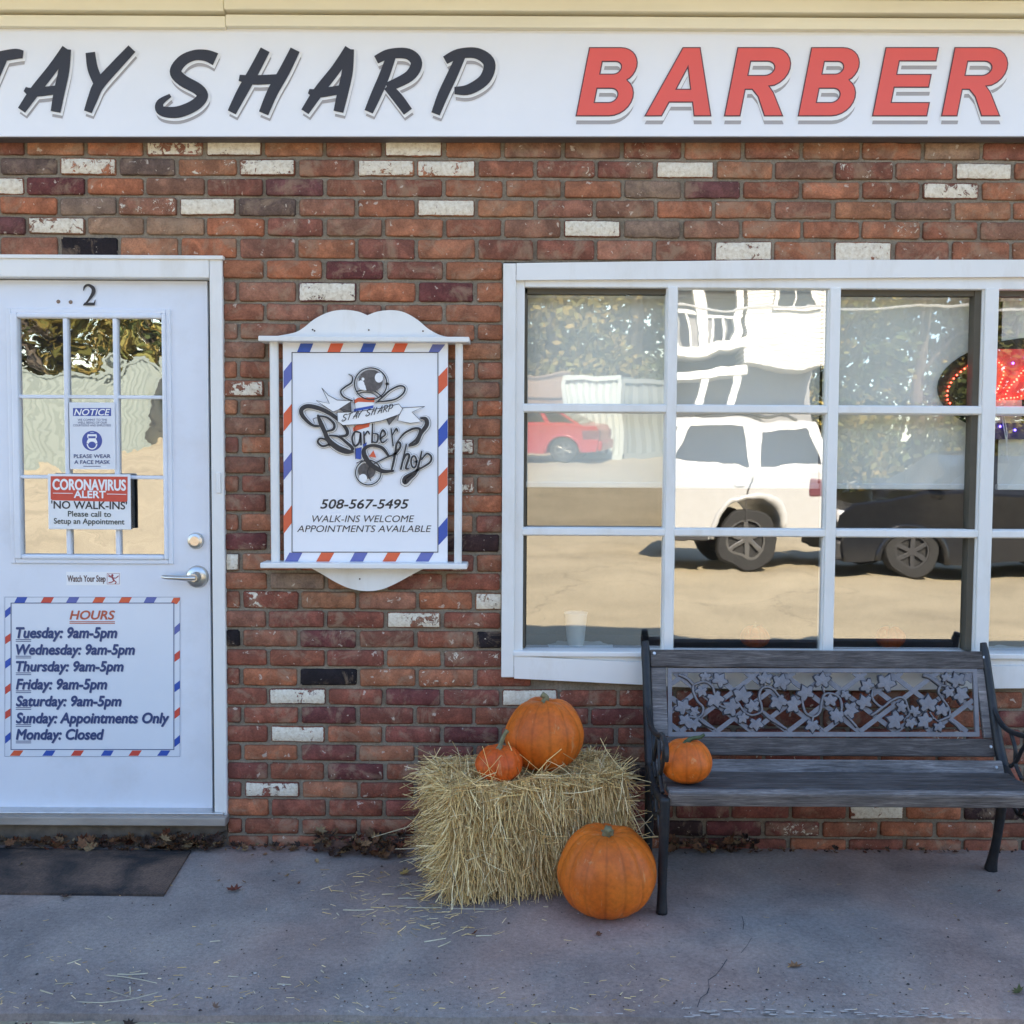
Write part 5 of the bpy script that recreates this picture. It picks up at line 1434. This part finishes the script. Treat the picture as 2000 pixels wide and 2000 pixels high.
slat(-.510,.401,.070,.022,R(-6),bwood)
slat(-.592,.398,.062,.026,R(-62+180+0),bwood2,x0=XL-.004,x1=XR+.004,bev=.009)
# cast back panel
pan=MB(); 
def bquad(mb,pts,o0,o1):
    a=[mb.vert(BP(x,y,0)+bn*o1) for x,y in pts]; b=[mb.vert(BP(x,y,0)+bn*o0) for x,y in pts]; n=len(pts)
    mb.face(a); mb.face(tuple(reversed(b)))
    for i in range(n): mb.face((a[i],b[i],b[(i+1)%n],a[(i+1)%n]))
TLx,TRx,BLx,BRx=1303.5,1906.5,1304.5,1911.5; TY,BY=1306,1439
bquad(pan,[(TLx,TY),(TRx,TY),(TRx-8,TY+8),(TLx+8,TY+8)],-.004,.007); bquad(pan,[(BLx,BY),(BLx+8,BY-9),(BRx-8,BY-9),(BRx,BY)],-.004,.0075)
bquad(pan,[(TLx,TY),(TLx+8,TY+8),(BLx+8,BY-9),(BLx,BY)],-.004,.008); bquad(pan,[(TRx,TY),(BRx,BY),(BRx-8,BY-9),(TRx-8,TY+8)],-.004,.008)
panel_o=pan.build('back_panel_frame',iron2,bench)
lat=MB(); X0,X1,Y0,Y1=1311,1900,1313,1431
sl_=.76
def clipseg(xa,ya,xb,yb):
    # clip to the panel rectangle
    t0,t1=0,1; dx,dy=xb-xa,yb-ya
    for p,q in ((-dx,xa-X0),(dx,X1-xa),(-dy,ya-Y0),(dy,Y1-ya)):
        if abs(p)<1e-9:
            if q<0: return None
        else:
            r=q/p
            if p<0: t0=max(t0,r)
            else: t1=min(t1,r)
    if t0>=t1: return None
    return (xa+dx*t0,ya+dy*t0,xa+dx*t1,ya+dy*t1)
k=0
for xb_ in [1399+70*i for i in range(-5,12)]:
    for sg in (1,-1):
        s_=clipseg(xb_,1429,xb_+sg*(118/sl_)*1.1,1429-118*1.1)
        if not s_: continue
        xa,ya,xb2,yb2=s_
        if abs(xb2-xa)<12: continue
        k+=1; nx_,ny_=(ya-yb2),(xb2-xa); L=math.hypot(nx_,ny_); nx_,ny_=nx_/L*4.6,ny_/L*4.6
        o=.0012 if sg>0 else -.0012
        bquad(lat,[(xa-nx_,ya-ny_),(xb2-nx_,yb2-ny_),(xb2+nx_,yb2+ny_),(xa+nx_,ya+ny_)],-.003+o,.001+o+k*.00004)
lat.build('lattice',iron2,panel_o)
# vines and leaves
def zb1(u,v): return (1280+u/5.367,1290+v/5.367)
def zb2(u,v): return (1600+u/5.367,1290+v/5.367)
vm=MB(); vg=MB()
def vine(pts,r=.0042,z=zb1):
    P=[z(*p) for p in pts]; P=catmull([(a,b,0) for a,b in P],6)
    vm.tube([BP(p.x,p.y,0)+bn*.0062 for p in P],r,6,flat=(1,1))
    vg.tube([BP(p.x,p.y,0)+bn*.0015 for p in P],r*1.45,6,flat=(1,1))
vine([(395,265),(395,330),(440,430),(495,490),(490,560),(440,600),(350,590)]); vine([(395,260),(510,225),(590,270),(620,350),(650,450),(690,480)])
vine([(440,600),(520,670),(610,715)]); vine([(350,590),(350,660)],.003); vine([(240,150),(330,190),(395,255)],.005)
vine([(690,480),(800,520)]); vine([(830,400),(880,470),(930,540),(1010,575),(1100,545),(1110,480),(1085,380),(1110,300),(1180,280),(1240,310),(1290,370),(1370,430)])
vine([(1110,530),(1180,600),(1270,660),(1370,720)]); vine([(1150,280),(1140,220)],.003); vine([(1290,310),(1290,240)],.003)
vine([(1530,370),(1545,480),(1580,560),(1660,590),(1720,540),(1740,440),(1770,360),(1850,350),(1930,400),(1950,500)]); vine([(1770,350),(1745,270)],.003)
vine([(1650,590),(1640,650),(1635,730)],.0035)
vine([(210,390),(235,470),(230,540),(300,600),(390,700)],z=zb2); vine([(555,310),(550,390),(590,450),(660,490),(740,430),(830,390),(890,410),(920,490),(940,560),(905,600)],z=zb2)
vine([(660,490),(600,540),(540,580)],z=zb2,r=.005); vine([(920,530),(1000,570)],z=zb2,r=.003); vine([(905,600),(880,640)],z=zb2,r=.003)
vine([(1260,260),(1330,275),(1390,290),(1400,330)],z=zb2); vine([(1265,270),(1245,330),(1290,410),(1350,500),(1360,580),(1310,610),(1240,640)],z=zb2); vine([(1350,620),(1430,680),(1480,740)],z=zb2)
vine([(1080,160),(1160,190),(1260,265)],z=zb2,r=.005); vine([(1150,540),(1190,600),(1250,650)],z=zb2,r=.003); vine([(1130,600),(1200,610)],z=zb2,r=.003); vine([(1320,260),(1320,200)],z=zb2,r=.003)
vm.build('vine_stems',iron2,panel_o,smooth=True); vg.build('vine_groove',iron3,panel_o,smooth=True)
LEAF=[(0,-1.1),(.22,-.75),(.38,-.52),(.72,-.62),(.98,-.40),(.80,-.10),(.60,.12),(.74,.42),(.52,.66),(.22,.52),(0,.34),(-.22,.52),(-.52,.66),(-.74,.42),(-.60,.12),(-.80,-.10),(-.98,-.40),(-.72,-.62),(-.38,-.52),(-.22,-.75)]
lf1=MB(); lf2=MB()
def cleaf(cx,cy,s,a,z=zb1,k=0):
    cx,cy=z(cx,cy); s=s*1.28/5.367; c_,s_=math.cos(R(a)),math.sin(R(a))
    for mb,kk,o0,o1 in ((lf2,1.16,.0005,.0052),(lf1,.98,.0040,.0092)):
        pts=[(cx+(x*c_-y*s_)*s*kk,cy+(x*s_+y*c_)*s*kk) for x,y in LEAF]
        o_=o1+k*.00012
        n=len(pts)
        ce=mb.vert(BP(cx,cy,0)+bn*(o_+(.0022 if mb is lf1 else 0)))
        A_=[mb.vert(BP(x,y,0)+bn*o_) for x,y in pts]; B2=[mb.vert(BP(x,y,0)+bn*o0) for x,y in pts]
        for i in range(n): mb.face((ce,A_[i],A_[(i+1)%n])); mb.face((A_[i],B2[i],B2[(i+1)%n],A_[(i+1)%n]))
L1=[(520,180,48,0),(665,215,68,35),(480,320,52,200),(620,400,75,160),(290,495,70,-40),(400,540,48,100),(310,640,60,20),(400,660,60,170),(905,380,80,10),(800,500,78,-60),(1015,490,62,-15),(910,600,50,150),(1050,660,62,175),(1145,200,62,-5),(1310,240,75,15),(1280,430,72,170),(1575,350,72,-25),(1450,470,72,-70),(1740,220,72,5),(1825,430,60,0),(1640,680,62,180),(1890,580,60,0)]
L2=[(500,275,62,-50),(685,250,80,25),(265,370,45,30),(465,450,68,-20),(310,520,70,100),(185,590,58,200),(845,490,52,80),(985,540,50,40),(795,635,80,-70),(950,650,52,170),(1100,640,68,-60),(1130,470,80,0),(1275,530,62,10),(1240,690,48,160),(1320,190,45,0),(1435,220,70,-20),(1465,360,72,110),(1345,330,50,200)]
for k_,l in enumerate(L1): cleaf(*l,z=zb1,k=k_)
for k_,l in enumerate(L2): cleaf(*l,z=zb2,k=k_+24)
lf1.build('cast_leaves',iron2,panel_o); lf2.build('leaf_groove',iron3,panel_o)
bt=MB()
for px,py in ((1277,1277),(1919,1285)): 
    p=BP(px,py,0)+bn*.012; bt.tube([p,p+bn*.004],[.0065,.005],10)
for px,py in ((1932,1459),):
    p=BP(px,py,0)+bn*.012; bt.tube([p,p+bn*.004],[.006,.0045],10)
for x in (XL+.03,XR-.03): bt.tube([(x,-.288,.408),(x,-.297,.413)],[.006,.005],10)
bt.build_each('bolt',M('zinc_bolt',(.6,.6,.6),.35,.9,var=.1),bench)
def endframe(x,name='end_frame'):
    e=MB(); T=.0135
    def bar(pts,r,fl=(1,1)):
        P=catmull([(0,a,b) for a,b in pts],6); 
        rr_=r if not isinstance(r,(list,tuple)) else [q.x for q in catmull([(v_,0,0) for v_ in r],6)]
        e.tube([(x,p.y,p.z) for p in P],rr_,8,flat=fl)
    bar([(-.080,.815),(-.096,.775),(-.128,.70),(-.170,.59),(-.216,.48),(-.262,.40)],[.012,.017,.016,.017,.019,.02])
    bar([(-.258,.42),(-.268,.34),(-.252,.24),(-.228,.13),(-.203,.05),(-.19,.004)],[.019,.021,.018,.016,.018,.024])
    bar([(-.262,.405),(-.36,.362),(-.48,.366),(-.56,.382),(-.606,.36)],[.017,.014,.014,.014,.016])
    bar([(-.60,.40),(-.592,.30),(-.575,.18),(-.565,.08),(-.566,.004)],[.017,.0165,.0155,.015,.019])
    bar([(-.168,.605),(-.215,.562),(-.29,.542),(-.42,.556),(-.52,.582),(-.60,.575),(-.625,.55),(-.622,.525)],[.009,.0095,.0095,.0095,.009,.009,.008,.007])
    for P in ([(-.30,.545),(-.34,.49),(-.345,.44),(-.39,.40)],[(-.44,.555),(-.385,.50),(-.35,.45),(-.31,.42)],[(-.45,.55),(-.475,.49),(-.50,.43),(-.55,.40)],[(-.58,.56),(-.54,.49),(-.50,.45),(-.45,.40)],
              [(-.285,.36),(-.33,.30),(-.38,.27),(-.45,.29),(-.52,.33),(-.59,.31)],[(-.33,.30),(-.36,.33),(-.40,.31),(-.385,.28)],[(-.47,.30),(-.50,.26),(-.54,.27),(-.535,.31),(-.50,.32)],[(-.42,.375),(-.41,.33),(-.43,.29)]):
        bar(P,.0072)
    return e.build(name,iron,bench,smooth=True)
endframe(XL-.016); endframe(XR+.012)
# stretcher rod between the ends
sr_=MB(); sr_.tube([(XL,-.43,.345),(XR,-.43,.345)],.006,8); sr_.build('stretcher',iron,bench,smooth=True)

# ------------------------------------------------------------------ the other side of the lot (seen mirrored in the glass)
glassdark=M('car_glass_dark',(.02,.023,.026),.08,0,var=0,spec=.6)
tyreM=M('tyre_rubber',(.02,.02,.02),.85); rimM=M('alloy_rim',(.22,.22,.22),.3,.8,var=.1); lampR=M('tail_lamp',(.13,.05,.06),.12,var=.0); lampW=M('head_lamp',(.7,.7,.72),.1,var=0)
plastic=M('black_trim',(.03,.03,.032),.6)
def car(nm,label,cat,x,y,yaw,L,Wd,H,col,belt,cab,wheels,wr,clear_,group=None,rough=.25):
    """tail towards +x before yaw; cab=(base0,base1,top0,top1) x positions from centre"""
    paint=M(nm+'_paint',col,rough,0,var=.02,spec=.6)
    t=thing(nm,label,cat,(0,0,0),group)
    b=MB(); hw=Wd/2
    def arch(cx,r,n=9): return [(cx-r*math.cos(math.pi*k/n),clear_+.0+r*math.sin(math.pi*k/n)*1.02) for k in range(n+1)]
    xr,xf=L/2,-L/2
    bot=[(xf+.06,clear_)]+arch(wheels[0],wr+.07)+arch(wheels[1],wr+.07)+[(xr-.06,clear_)]
    hood=belt-.05
    top=[(xr-.01,clear_+.25),(xr-.02,belt-.12),(xr-.10,belt),(cab[0],belt),(cab[0]-.12,hood+.02),(xf+.28,hood-.10),(xf+.05,hood-.26),(xf,clear_+.22)]
    prof=bot+top
    n=len(prof)
    secs=[(-hw,.93),(-hw+.05,1.0),(hw-.05,1.0),(hw,.93)]
    rings=[]
    zc=(clear_+belt)/2
    for yy,k_ in secs: rings.append([b.vert((px*(.995 if k_<1 else 1),yy,zc+(pz_-zc)*(k_ if pz_>zc else 1))) for px,pz_ in prof])
    b.face(rings[0]); b.face(tuple(reversed(rings[-1])))
    for a_,c_ in zip(rings[:-1],rings[1:]):
        for i in range(n): b.face((a_[i],c_[i],c_[(i+1)%n],a_[(i+1)%n]))
    b0,b1,t0,t1=cab; hb=hw-.06; ht=hw-.22
    zb_,zt_=belt-.01,H
    v=[b.vert(p) for p in ((b0,-hb,zb_),(b1,-hb,zb_),(b1,hb,zb_),(b0,hb,zb_),(t0,-ht,zt_-.05),(t1,-ht,zt_-.05),(t1,ht,zt_-.05),(t0,ht,zt_-.05),(t0+.18,-ht+.1,zt_),(t1-.15,-ht+.1,zt_),(t1-.15,ht-.1,zt_),(t0+.18,ht-.1,zt_))]
    for f in ((0,1,5,4),(1,2,6,5),(2,3,7,6),(3,0,4,7),(4,5,9,8),(5,6,10,9),(6,7,11,10),(7,4,8,11),(8,9,10,11),(0,3,2,1)): b.face([v[i] for i in f])
    b.build('body',paint,t)
    def side(u,w,sgn,o=.008):
        xa=b0+(b1-b0)*u; xb=t0+(t1-t0)*u; p=Vector((xa+(xb-xa)*w,hb+(ht-hb)*w,zb_+(zt_-.05-zb_)*w)); p.y+=o
        return Vector((p.x,p.y*sgn,p.z))
    for sgn in (1,-1):
        for u0,u1 in ((.06,.34),(.38,.67),(.72,.955)):
            w=MB(); w.quad(side(u0,.14,sgn),side(u1,.14,sgn),side(u1-.01,.88,sgn),side(u0+.02,.88,sgn)); w.build('side_window',glassdark,t)
    for (xa,xb,s_) in ((b0,t0,-1),(b1,t1,1)):
        w=MB(); f=lambda h,yy:(xa+(xb-xa)*h+s_*.01,yy*(1-.13*h),zb_+(zt_-.05-zb_)*h)
        w.quad(f(.12,-hb+.1),f(.12,hb-.1),f(.88,hb-.12),f(.88,-hb+.12)); w.build('windscreen' if s_<0 else 'rear_window',glassdark,t)
    for wx in wheels:
        for sgn in (1,-1):
            w=MB(); w.lathe([(wr*.55,-.10),(wr*.93,-.11),(wr,-.08),(wr,.08),(wr*.93,.11),(wr*.62,.11),(wr*.6,.06)],wx,sgn*(hw-.12),wr,28,axis='y'); wo=w.build('wheel',tyreM,t,smooth=True,auto=40)
            r_=MB(); 
            r_.lathe([(wr*.62,sgn*.06),(wr*.62,sgn*.10),(wr*.55,sgn*.10),(wr*.53,sgn*.03),(.06,sgn*.03),(.05,sgn*.10),(.001,sgn*.10)],wx,sgn*(hw-.12),wr,24,axis='y',closed=False); 
            for sp in range(6):
                a_=2*math.pi*sp/6; Mx_=Matrix.Translation(Vector((wx,sgn*(hw-.12),wr)))@Matrix.Rotation(a_,4,'Y'); r_.box(-.03,.03,sgn*.085-.012,sgn*.085+.012,.03,wr*.58,bev=.006,M=Mx_)
            r_.build('rim',rimM if nm!='black_car' else plastic,wo)
            fl_=MB(); fl_.tube([(wx+(wr+.10)*math.cos(math.pi*q_/14),sgn*(hw+.0),clear_+(wr+.10)*1.0*math.sin(math.pi*q_/14)) for q_ in range(15)],.045,6); fl_.build('wheel_flare',paint,t,smooth=True)
    for sgn in (1,-1):
        w=MB(); w.box(xr-.46,xr+.006,sgn*(hw-.13)-.135*1,sgn*(hw-.13)+.140,belt-.38,belt-.09,bev=.05); w.build('tail_light',lampR,t)
        w=MB(); w.box(xf+.02,xf+.26,sgn*(hw-.2)-.17,sgn*(hw-.2)+.19,hood-.36,hood-.20,bev=.04); w.build('headlight',lampW,t)
    w=MB(); w.box(xr-.05,xr+.07,-hw+.06,hw-.06,clear_+.02,clear_+.26,bev=.04); w.build('rear_bumper',plastic if rough<.2 else paint,t)
    w=MB(); w.box(xf-.07,xf+.08,-hw+.06,hw-.06,clear_+.02,clear_+.28,bev=.04); w.build('front_bumper',plastic,t)
    if nm=='white_suv':
        w=MB()
        for sgn in (1,-1): w.tube([(t0+.25,sgn*(ht-.1),H+.0),(t0+.35,sgn*(ht-.1),H+.07),(t1-.35,sgn*(ht-.1),H+.07),(t1-.22,sgn*(ht-.1),H)],.022,6)
        for xx in (t0+.6,(t0+t1)/2,t1-.6): w.tube([(xx,-(ht-.1),H+.07),(xx,ht-.1,H+.07)],.02,6)
        w.build('roof_rack',plastic,t)
        for sgn in (1,-1):
            w=MB(); w.box(wheels[0]+wr+.16,wheels[1]-wr-.16,sgn*(hw-.01)-.02,sgn*(hw-.01)+.03,clear_-.02,clear_+.10,bev=.02); w.build('side_step',plastic,t)
            for u in (.36,.68):
                xa_=b0+(b1-b0)*u; w=MB(); w.box(xa_-.008,xa_+.008,sgn*hw-.006,sgn*hw+.006,clear_+.12,belt-.06); w.build('door_seam',plastic,t)
    for sgn in (1,-1):
        w=MB(); w.box(b0+.10,b0+.30,sgn*(hw+.08)-.09,sgn*(hw+.08)+.09,belt+.02,belt+.17,bev=.03); w.build('mirror',paint,t)
        for u in (-.05,.9): 
            w=MB(); xx=b0+(b1-b0)*(.36 if u<0 else .66); w.box(xx-.14,xx,sgn*(hw+.0)-.02,sgn*(hw+.0)+.02,belt-.15,belt-.11,bev=.008); w.build('door_handle',paint,t)
    t.location=(x,y,-.028); t.rotation_euler=(0,0,yaw); return t
LY=-10.2
car('white_suv','white off-road vehicle parked in the sunlit lot facing left, mirrored in the window','vehicle',1.90,LY,0,4.75,1.92,1.97,(.40,.40,.39),1.27,(-1.15,2.30,-.45,2.10),(-1.42,1.20),.38,.48)
car('black_car','black car parked to the right of the white off-road vehicle in the lot','car',6.85,LY+.1,0,4.9,1.85,1.62,(.012,.013,.016),1.10,(-1.3,2.0,-.5,1.5),(-1.5,1.4),.35,.22,rough=.12)
car('red_car','red car parked across the lot in front of the brown wall','car',-5.5,-20.5,0,4.3,1.8,1.40,(.30,.015,.02),.92,(-.9,1.75,-.1,.95),(-1.3,1.25),.32,.26,rough=.2)
def shed(nm,label,x0,x1,y,h,col,pitch=.18):
    mb=MB(); n=int((x1-x0)/pitch*2); pts=[]
    for k in range(n+1): pts.append((x0+(x1-x0)*k/n,y+(.0 if k%2 else .06)))
    for (a,c),(a2,c2) in zip(pts[:-1],pts[1:]): mb.quad((a,c,-.03),(a2,c2,-.03),(a2,c2,h),(a,c,h))
    mb.box(x0,x1,y-2.4,y-.02,-.03,h-.01)
    t=thing(nm,label,'container',(0,0,0)); mb.build('steel_wall',M(nm+'_steel',col,.5,0,var=.08,scale=2),t)
    d=MB(); 
    for z0,z1 in ((-.03,.09),(h-.09,h+.03)): d.box(x0-.03,x1+.03,y-.03,y+.11,z0,z1)
    for xx in (x0,x1): d.box(xx-.05,xx+.05,y-.03,y+.115,.09,h-.09)
    d.build('steel_frame',M(nm+'_frame',sc(col,.9),.5,var=.05),t)
shed('storage_container','white corrugated steel container at the far side of the lot',-4.6,-3.1,-21.7,2.05,(.46,.50,.47))
shed('storage_container','grey corrugated steel container next to the white one',-3.0,-.6,-21.7,1.95,(.20,.22,.21),.22)
shed('storage_container','long pale ribbed container at the far left of the lot',-14.6,-9.8,-21.5,2.3,(.19,.22,.20),.26)
bw=MB(); bw.box(-9.4,-4.75,-23.2,-23,-.03,2.2); o=bw.build('board_fence',M('brown_fence',(.26,.19,.15),.8,var=.2,scale=2,stretch=(6,1,1)),None); tag(o,'brown board fence behind the red car','fence')
br=MB(); 
for k in range(3): br.tube([(-6.95-.25*k,-21.9,-.03),(-6.95-.25*k,-21.9,2.1)],.11,10)
t=thing('covered_display','blue draped stand with a yellow top beside the red car','stand',(-7.2,-21.9,0)); br.build('drape',M('blue_cloth',(.03,.09,.33),.8),t,smooth=True)
yb=MB(); yb.lathe([(.5,0),(.42,.12),(.05,.38)],-7.2,-21.9,2.1,14,closed=False); yb.build('top',M('yellow_cloth',(.75,.50,.06),.8),t)
# white house with a porch
hs=thing('white_house','white clapboard house with a columned two storey porch across the lot','house',(6.5,-27,0))
def clap():
    m,nt,b,out=nodes('clapboard'); v=coords(nt); w=nt.nodes.new('ShaderNodeTexWave'); w.bands_direction='Z'; w.inputs['Scale'].default_value=2.6; nt.links.new(v,w.inputs['Vector'])
    b.inputs['Base Color'].default_value=(.50,.49,.46,1); b.inputs['Roughness'].default_value=.6; bump(nt,b,w.outputs[0],.7,.03); return m
cl=clap(); grey=M('porch_recess',(.20,.20,.21),.8); wt=M('house_trim',(.55,.54,.51),.5,var=.02)
a=MB(); a.box(7.2,9.6,-33,-28.4,0,4.1); a.build('lower_wall',grey,hs)
a=MB(); a.box(7.2,9.6,-33,-27,4.1,7.5); a.build('wall',cl,hs)
a=MB(); a.box(3.4,7.2,-33,-28.6,0,7.3); a.build('porch_wall',grey,hs)
a=MB(); 
for z in (.35,3.75,4.5,7.2): a.box(3.3,7.25,-28.5,-26.9,z,z+.28,bev=.02)
a.build('porch_deck',wt,hs)
for x in (3.7,4.7,5.8,6.9):
    a=MB(); a.box(x-.13,x+.13,-27.2,-26.94,.63,3.75); a.box(x-.13,x+.13,-27.2,-26.94,4.78,7.2); a.build('porch_column',wt,hs)
a=MB()
for x in (3.9,4.3,5.0,5.4,6.1,6.5): a.box(x-.03,x+.03,-27.1,-27.04,4.8,5.6)
a.box(3.4,7.1,-27.12,-27.02,5.6,5.7); a.build('railing',wt,hs)
a=MB(); a.prism_yz([(-33.5,7.5),(-26.6,7.5),(-30,10.2)],3.1,9.9); a.build('roof',shingle,hs)
for x,z in ((8.6,5.9),):
    a=MB(); a.box(x-.5,x+.5,-27.02,-26.95,z,z+1.5); w=a.build('window',glassdark,hs)
    f=MB(); ringframe(f,(x-.6,x+.6,z-.1,z+1.6),(x-.5,x+.5,z,z+1.5),-27.02,-26.9,bev=.01); f.box(x-.02,x+.02,-26.96,-26.92,z,z+1.5); f.build('frame',wt,w)
# overhead wires
wi=MB()
for z0,sag in ((6.3,.7),(5.6,.6),(5.3,.9)):
    wi.tube([(-30+60*k/24,-18.8,z0+ .02*k-sag*math.sin(math.pi*k/24)) for k in range(25)],.03,5)
o=wi.build('overhead_wire',M('wire_grey',(.35,.35,.35),.6),None); tag(o,'overhead cables strung across the far side of the lot','wires')
# trees
lfm=Mattr('tree_leaves',.7,.2,3,.2)
bark=M('tree_bark',(.10,.08,.06),.9,var=.3,scale=6)
def tree(seed,h,rw,cols,nl=6500):
    q=random.Random(seed); t=thing('tree','','tree',(0,0,0)); tr=MB()
    tr.tube([(0,0,-.1),(.1,.05,h*.25),(-.1,.1,h*.5),(.05,0,h*.8)],[.28,.22,.16,.06],10)
    cl_=[]
    for k in range(9):
        a=q.uniform(0,6.28); zz2=h*q.uniform(.3,.7); r=rw*q.uniform(.5,.9); e=Vector((r*math.cos(a),r*math.sin(a),zz2+h*q.uniform(.08,.22)))
        tr.tube([(0,0,zz2),(e.x*.5,e.y*.5,(zz2+e.z)/2+.2),tuple(e)],[.10,.07,.03],6); cl_.append((e,rw*q.uniform(.3,.5)))
    for k in range(16): cl_.append((Vector((q.gauss(0,rw*.4),q.gauss(0,rw*.4),h*q.uniform(.35,.97))),rw*q.uniform(.25,.45)))
    tr.build('trunk',bark,t,smooth=True)
    for k in range(10): cl_.append((Vector((q.gauss(0,rw*.45),q.gauss(0,rw*.45),h*q.uniform(.12,.4))),rw*q.uniform(.25,.4)))
    cr_=MB()
    for k in range(nl):
        c_,r=q.choice(cl_); d=Vector((q.gauss(0,1),q.gauss(0,1),q.gauss(0,.8))); d.normalize(); p=c_+d*r*q.random()**.4
        s=q.uniform(.09,.19); col=Vector(q.choice(cols))*q.uniform(.6,1.3)
        u=Vector((q.gauss(0,1),q.gauss(0,1),q.gauss(0,1))).normalized(); w=u.orthogonal().normalized()
        cr_.face([cr_.vert(p+u*s,tuple(col)),cr_.vert(p+w*s*.6,tuple(col)),cr_.vert(p-u*s,tuple(col)),cr_.vert(p-w*s*.6,tuple(col))])
    cr_.build('crown',lfm,t,fixn=False)
    return t
GR=[(.06,.085,.025),(.085,.10,.03),(.11,.105,.03),(.05,.065,.02)]; YE=[(.22,.17,.045),(.17,.15,.04),(.25,.18,.05),(.13,.125,.035)]
pr=[tree(1,13,3.6,GR),tree(2,11.5,3.3,YE),tree(3,15,3.8,GR+YE)]
labs=['dense green tree beyond the far side of the lot','yellowing autumn tree beyond the far side of the lot','tall mixed green and yellow tree beyond the far side of the lot']
rt=random.Random(4); first=[True]*3
for k,x in enumerate([-34,-29,-24.5,-20.5,-17,-13.5,-10.5,-7.5,-4.5,-1.5,1.5,12.2,16,20,25,30,-15,-8.5,-2.5,-19,-12,14]):
    q=k%3; y=-29-rt.uniform(0,5)-(5 if k>14 else 0)
    o=pr[q] if first[q] else copy_tree(pr[q]); first[q]=False
    o.location=(x,y,0); o.rotation_euler=(0,0,rt.uniform(0,6.28)); s=rt.uniform(.85,1.15); o.scale=(s,s,s); o['label']=labs[q]; o['group']=labs[q].replace('tree','trees'); o['category']='tree'
hg=MB(); rh=random.Random(8)
for k in range(9000):
    x=rh.uniform(-45,40); y=-26.5-rh.random()*4; z=abs(rh.gauss(0,1.3))
    if 3<x<10: continue
    s=rh.uniform(.08,.2); col=Vector(rh.choice(GR+YE))*rh.uniform(.5,1.1); u=Vector((rh.gauss(0,1),rh.gauss(0,1),rh.gauss(0,1))).normalized(); w=u.orthogonal().normalized(); p=Vector((x,y,z))
    hg.face([hg.vert(p+u*s,tuple(col)),hg.vert(p+w*s*.6,tuple(col)),hg.vert(p-u*s,tuple(col)),hg.vert(p-w*s*.6,tuple(col))])
o=hg.build('undergrowth',lfm,None,fixn=False); tag(o,'green undergrowth below the trees at the back of the lot','bushes',kind='stuff')

wb=MB(); rh=random.Random(18)
for k in range(34000):
    x=rh.uniform(-60,60); z=rh.random()**.9*15*(.8+.25*noise.noise(Vector((x*.12,3,0)))); y=-39-rh.random()*5-z*.1
    s=rh.uniform(.18,.38); hue=noise.noise(Vector((x*.15,z*.2,0))); col=Vector(rh.choice(YE if hue>.12 else GR))*rh.uniform(.5,1.2)
    u=Vector((rh.gauss(0,1),rh.gauss(0,.5),rh.gauss(0,1))).normalized(); w=u.orthogonal().normalized(); p=Vector((x,y,z))
    wb.face([wb.vert(p+u*s,tuple(col)),wb.vert(p+w*s*.7,tuple(col)),wb.vert(p-u*s,tuple(col)),wb.vert(p-w*s*.7,tuple(col))])
o=wb.build('far_wood',lfm,None,fixn=False); tag(o,'dense wood rising behind the far side of the lot','wood',kind='stuff')
# ------------------------------------------------------------------ light, sky, camera
ELEV=R(41); AZ=R(10)
sd=Vector((math.sin(AZ)*math.cos(ELEV),math.cos(AZ)*math.cos(ELEV),math.sin(ELEV)))
sun=bpy.data.lights.new('Sun','SUN'); sun.energy=4.6; sun.angle=R(.53); sun.color=(1,.87,.68)
so=bpy.data.objects.new('sun',sun); COL.objects.link(so); so.rotation_euler=sd.to_track_quat('Z','Y').to_euler(); so.location=(0,30,30)
wd=bpy.data.worlds.new('World'); scene.world=wd; wd.use_nodes=True; nt=wd.node_tree; nt.nodes.clear()
wo=nt.nodes.new('ShaderNodeOutputWorld'); bg=nt.nodes.new('ShaderNodeBackground'); sk=nt.nodes.new('ShaderNodeTexSky')
sk.sky_type='NISHITA'; sk.sun_disc=False; sk.sun_elevation=ELEV; sk.sun_rotation=AZ; sk.air_density=1.0; sk.dust_density=.4; sk.ozone_density=1.9
bg.inputs[1].default_value=.135; nt.links.new(sk.outputs[0],bg.inputs[0]); nt.links.new(bg.outputs[0],wo.inputs[0])
cam=bpy.data.cameras.new('Camera'); co_=bpy.data.objects.new('camera',cam); COL.objects.link(co_)
Mc=Matrix((( _r.x,_u.x,-_f.x,CAM.x),(_r.y,_u.y,-_f.y,CAM.y),(_r.z,_u.z,-_f.z,CAM.z),(0,0,0,1)))
co_.matrix_world=Mc; cam.sensor_width=36; cam.sensor_fit='HORIZONTAL'; cam.lens=36*F/2000; cam.clip_start=.05; cam.clip_end=1500
scene.camera=co_
scene.view_settings.view_transform='Standard'; scene.view_settings.look='None'; scene.view_settings.exposure=2.22; scene.view_settings.gamma=1
scene.render.engine='CYCLES'
try:
    scene.cycles.max_bounces=8; scene.cycles.transparent_max_bounces=16; scene.cycles.diffuse_bounces=4
except Exception: pass
for o in list(bpy.data.objects):
    if '_o' in o.keys(): del o['_o']
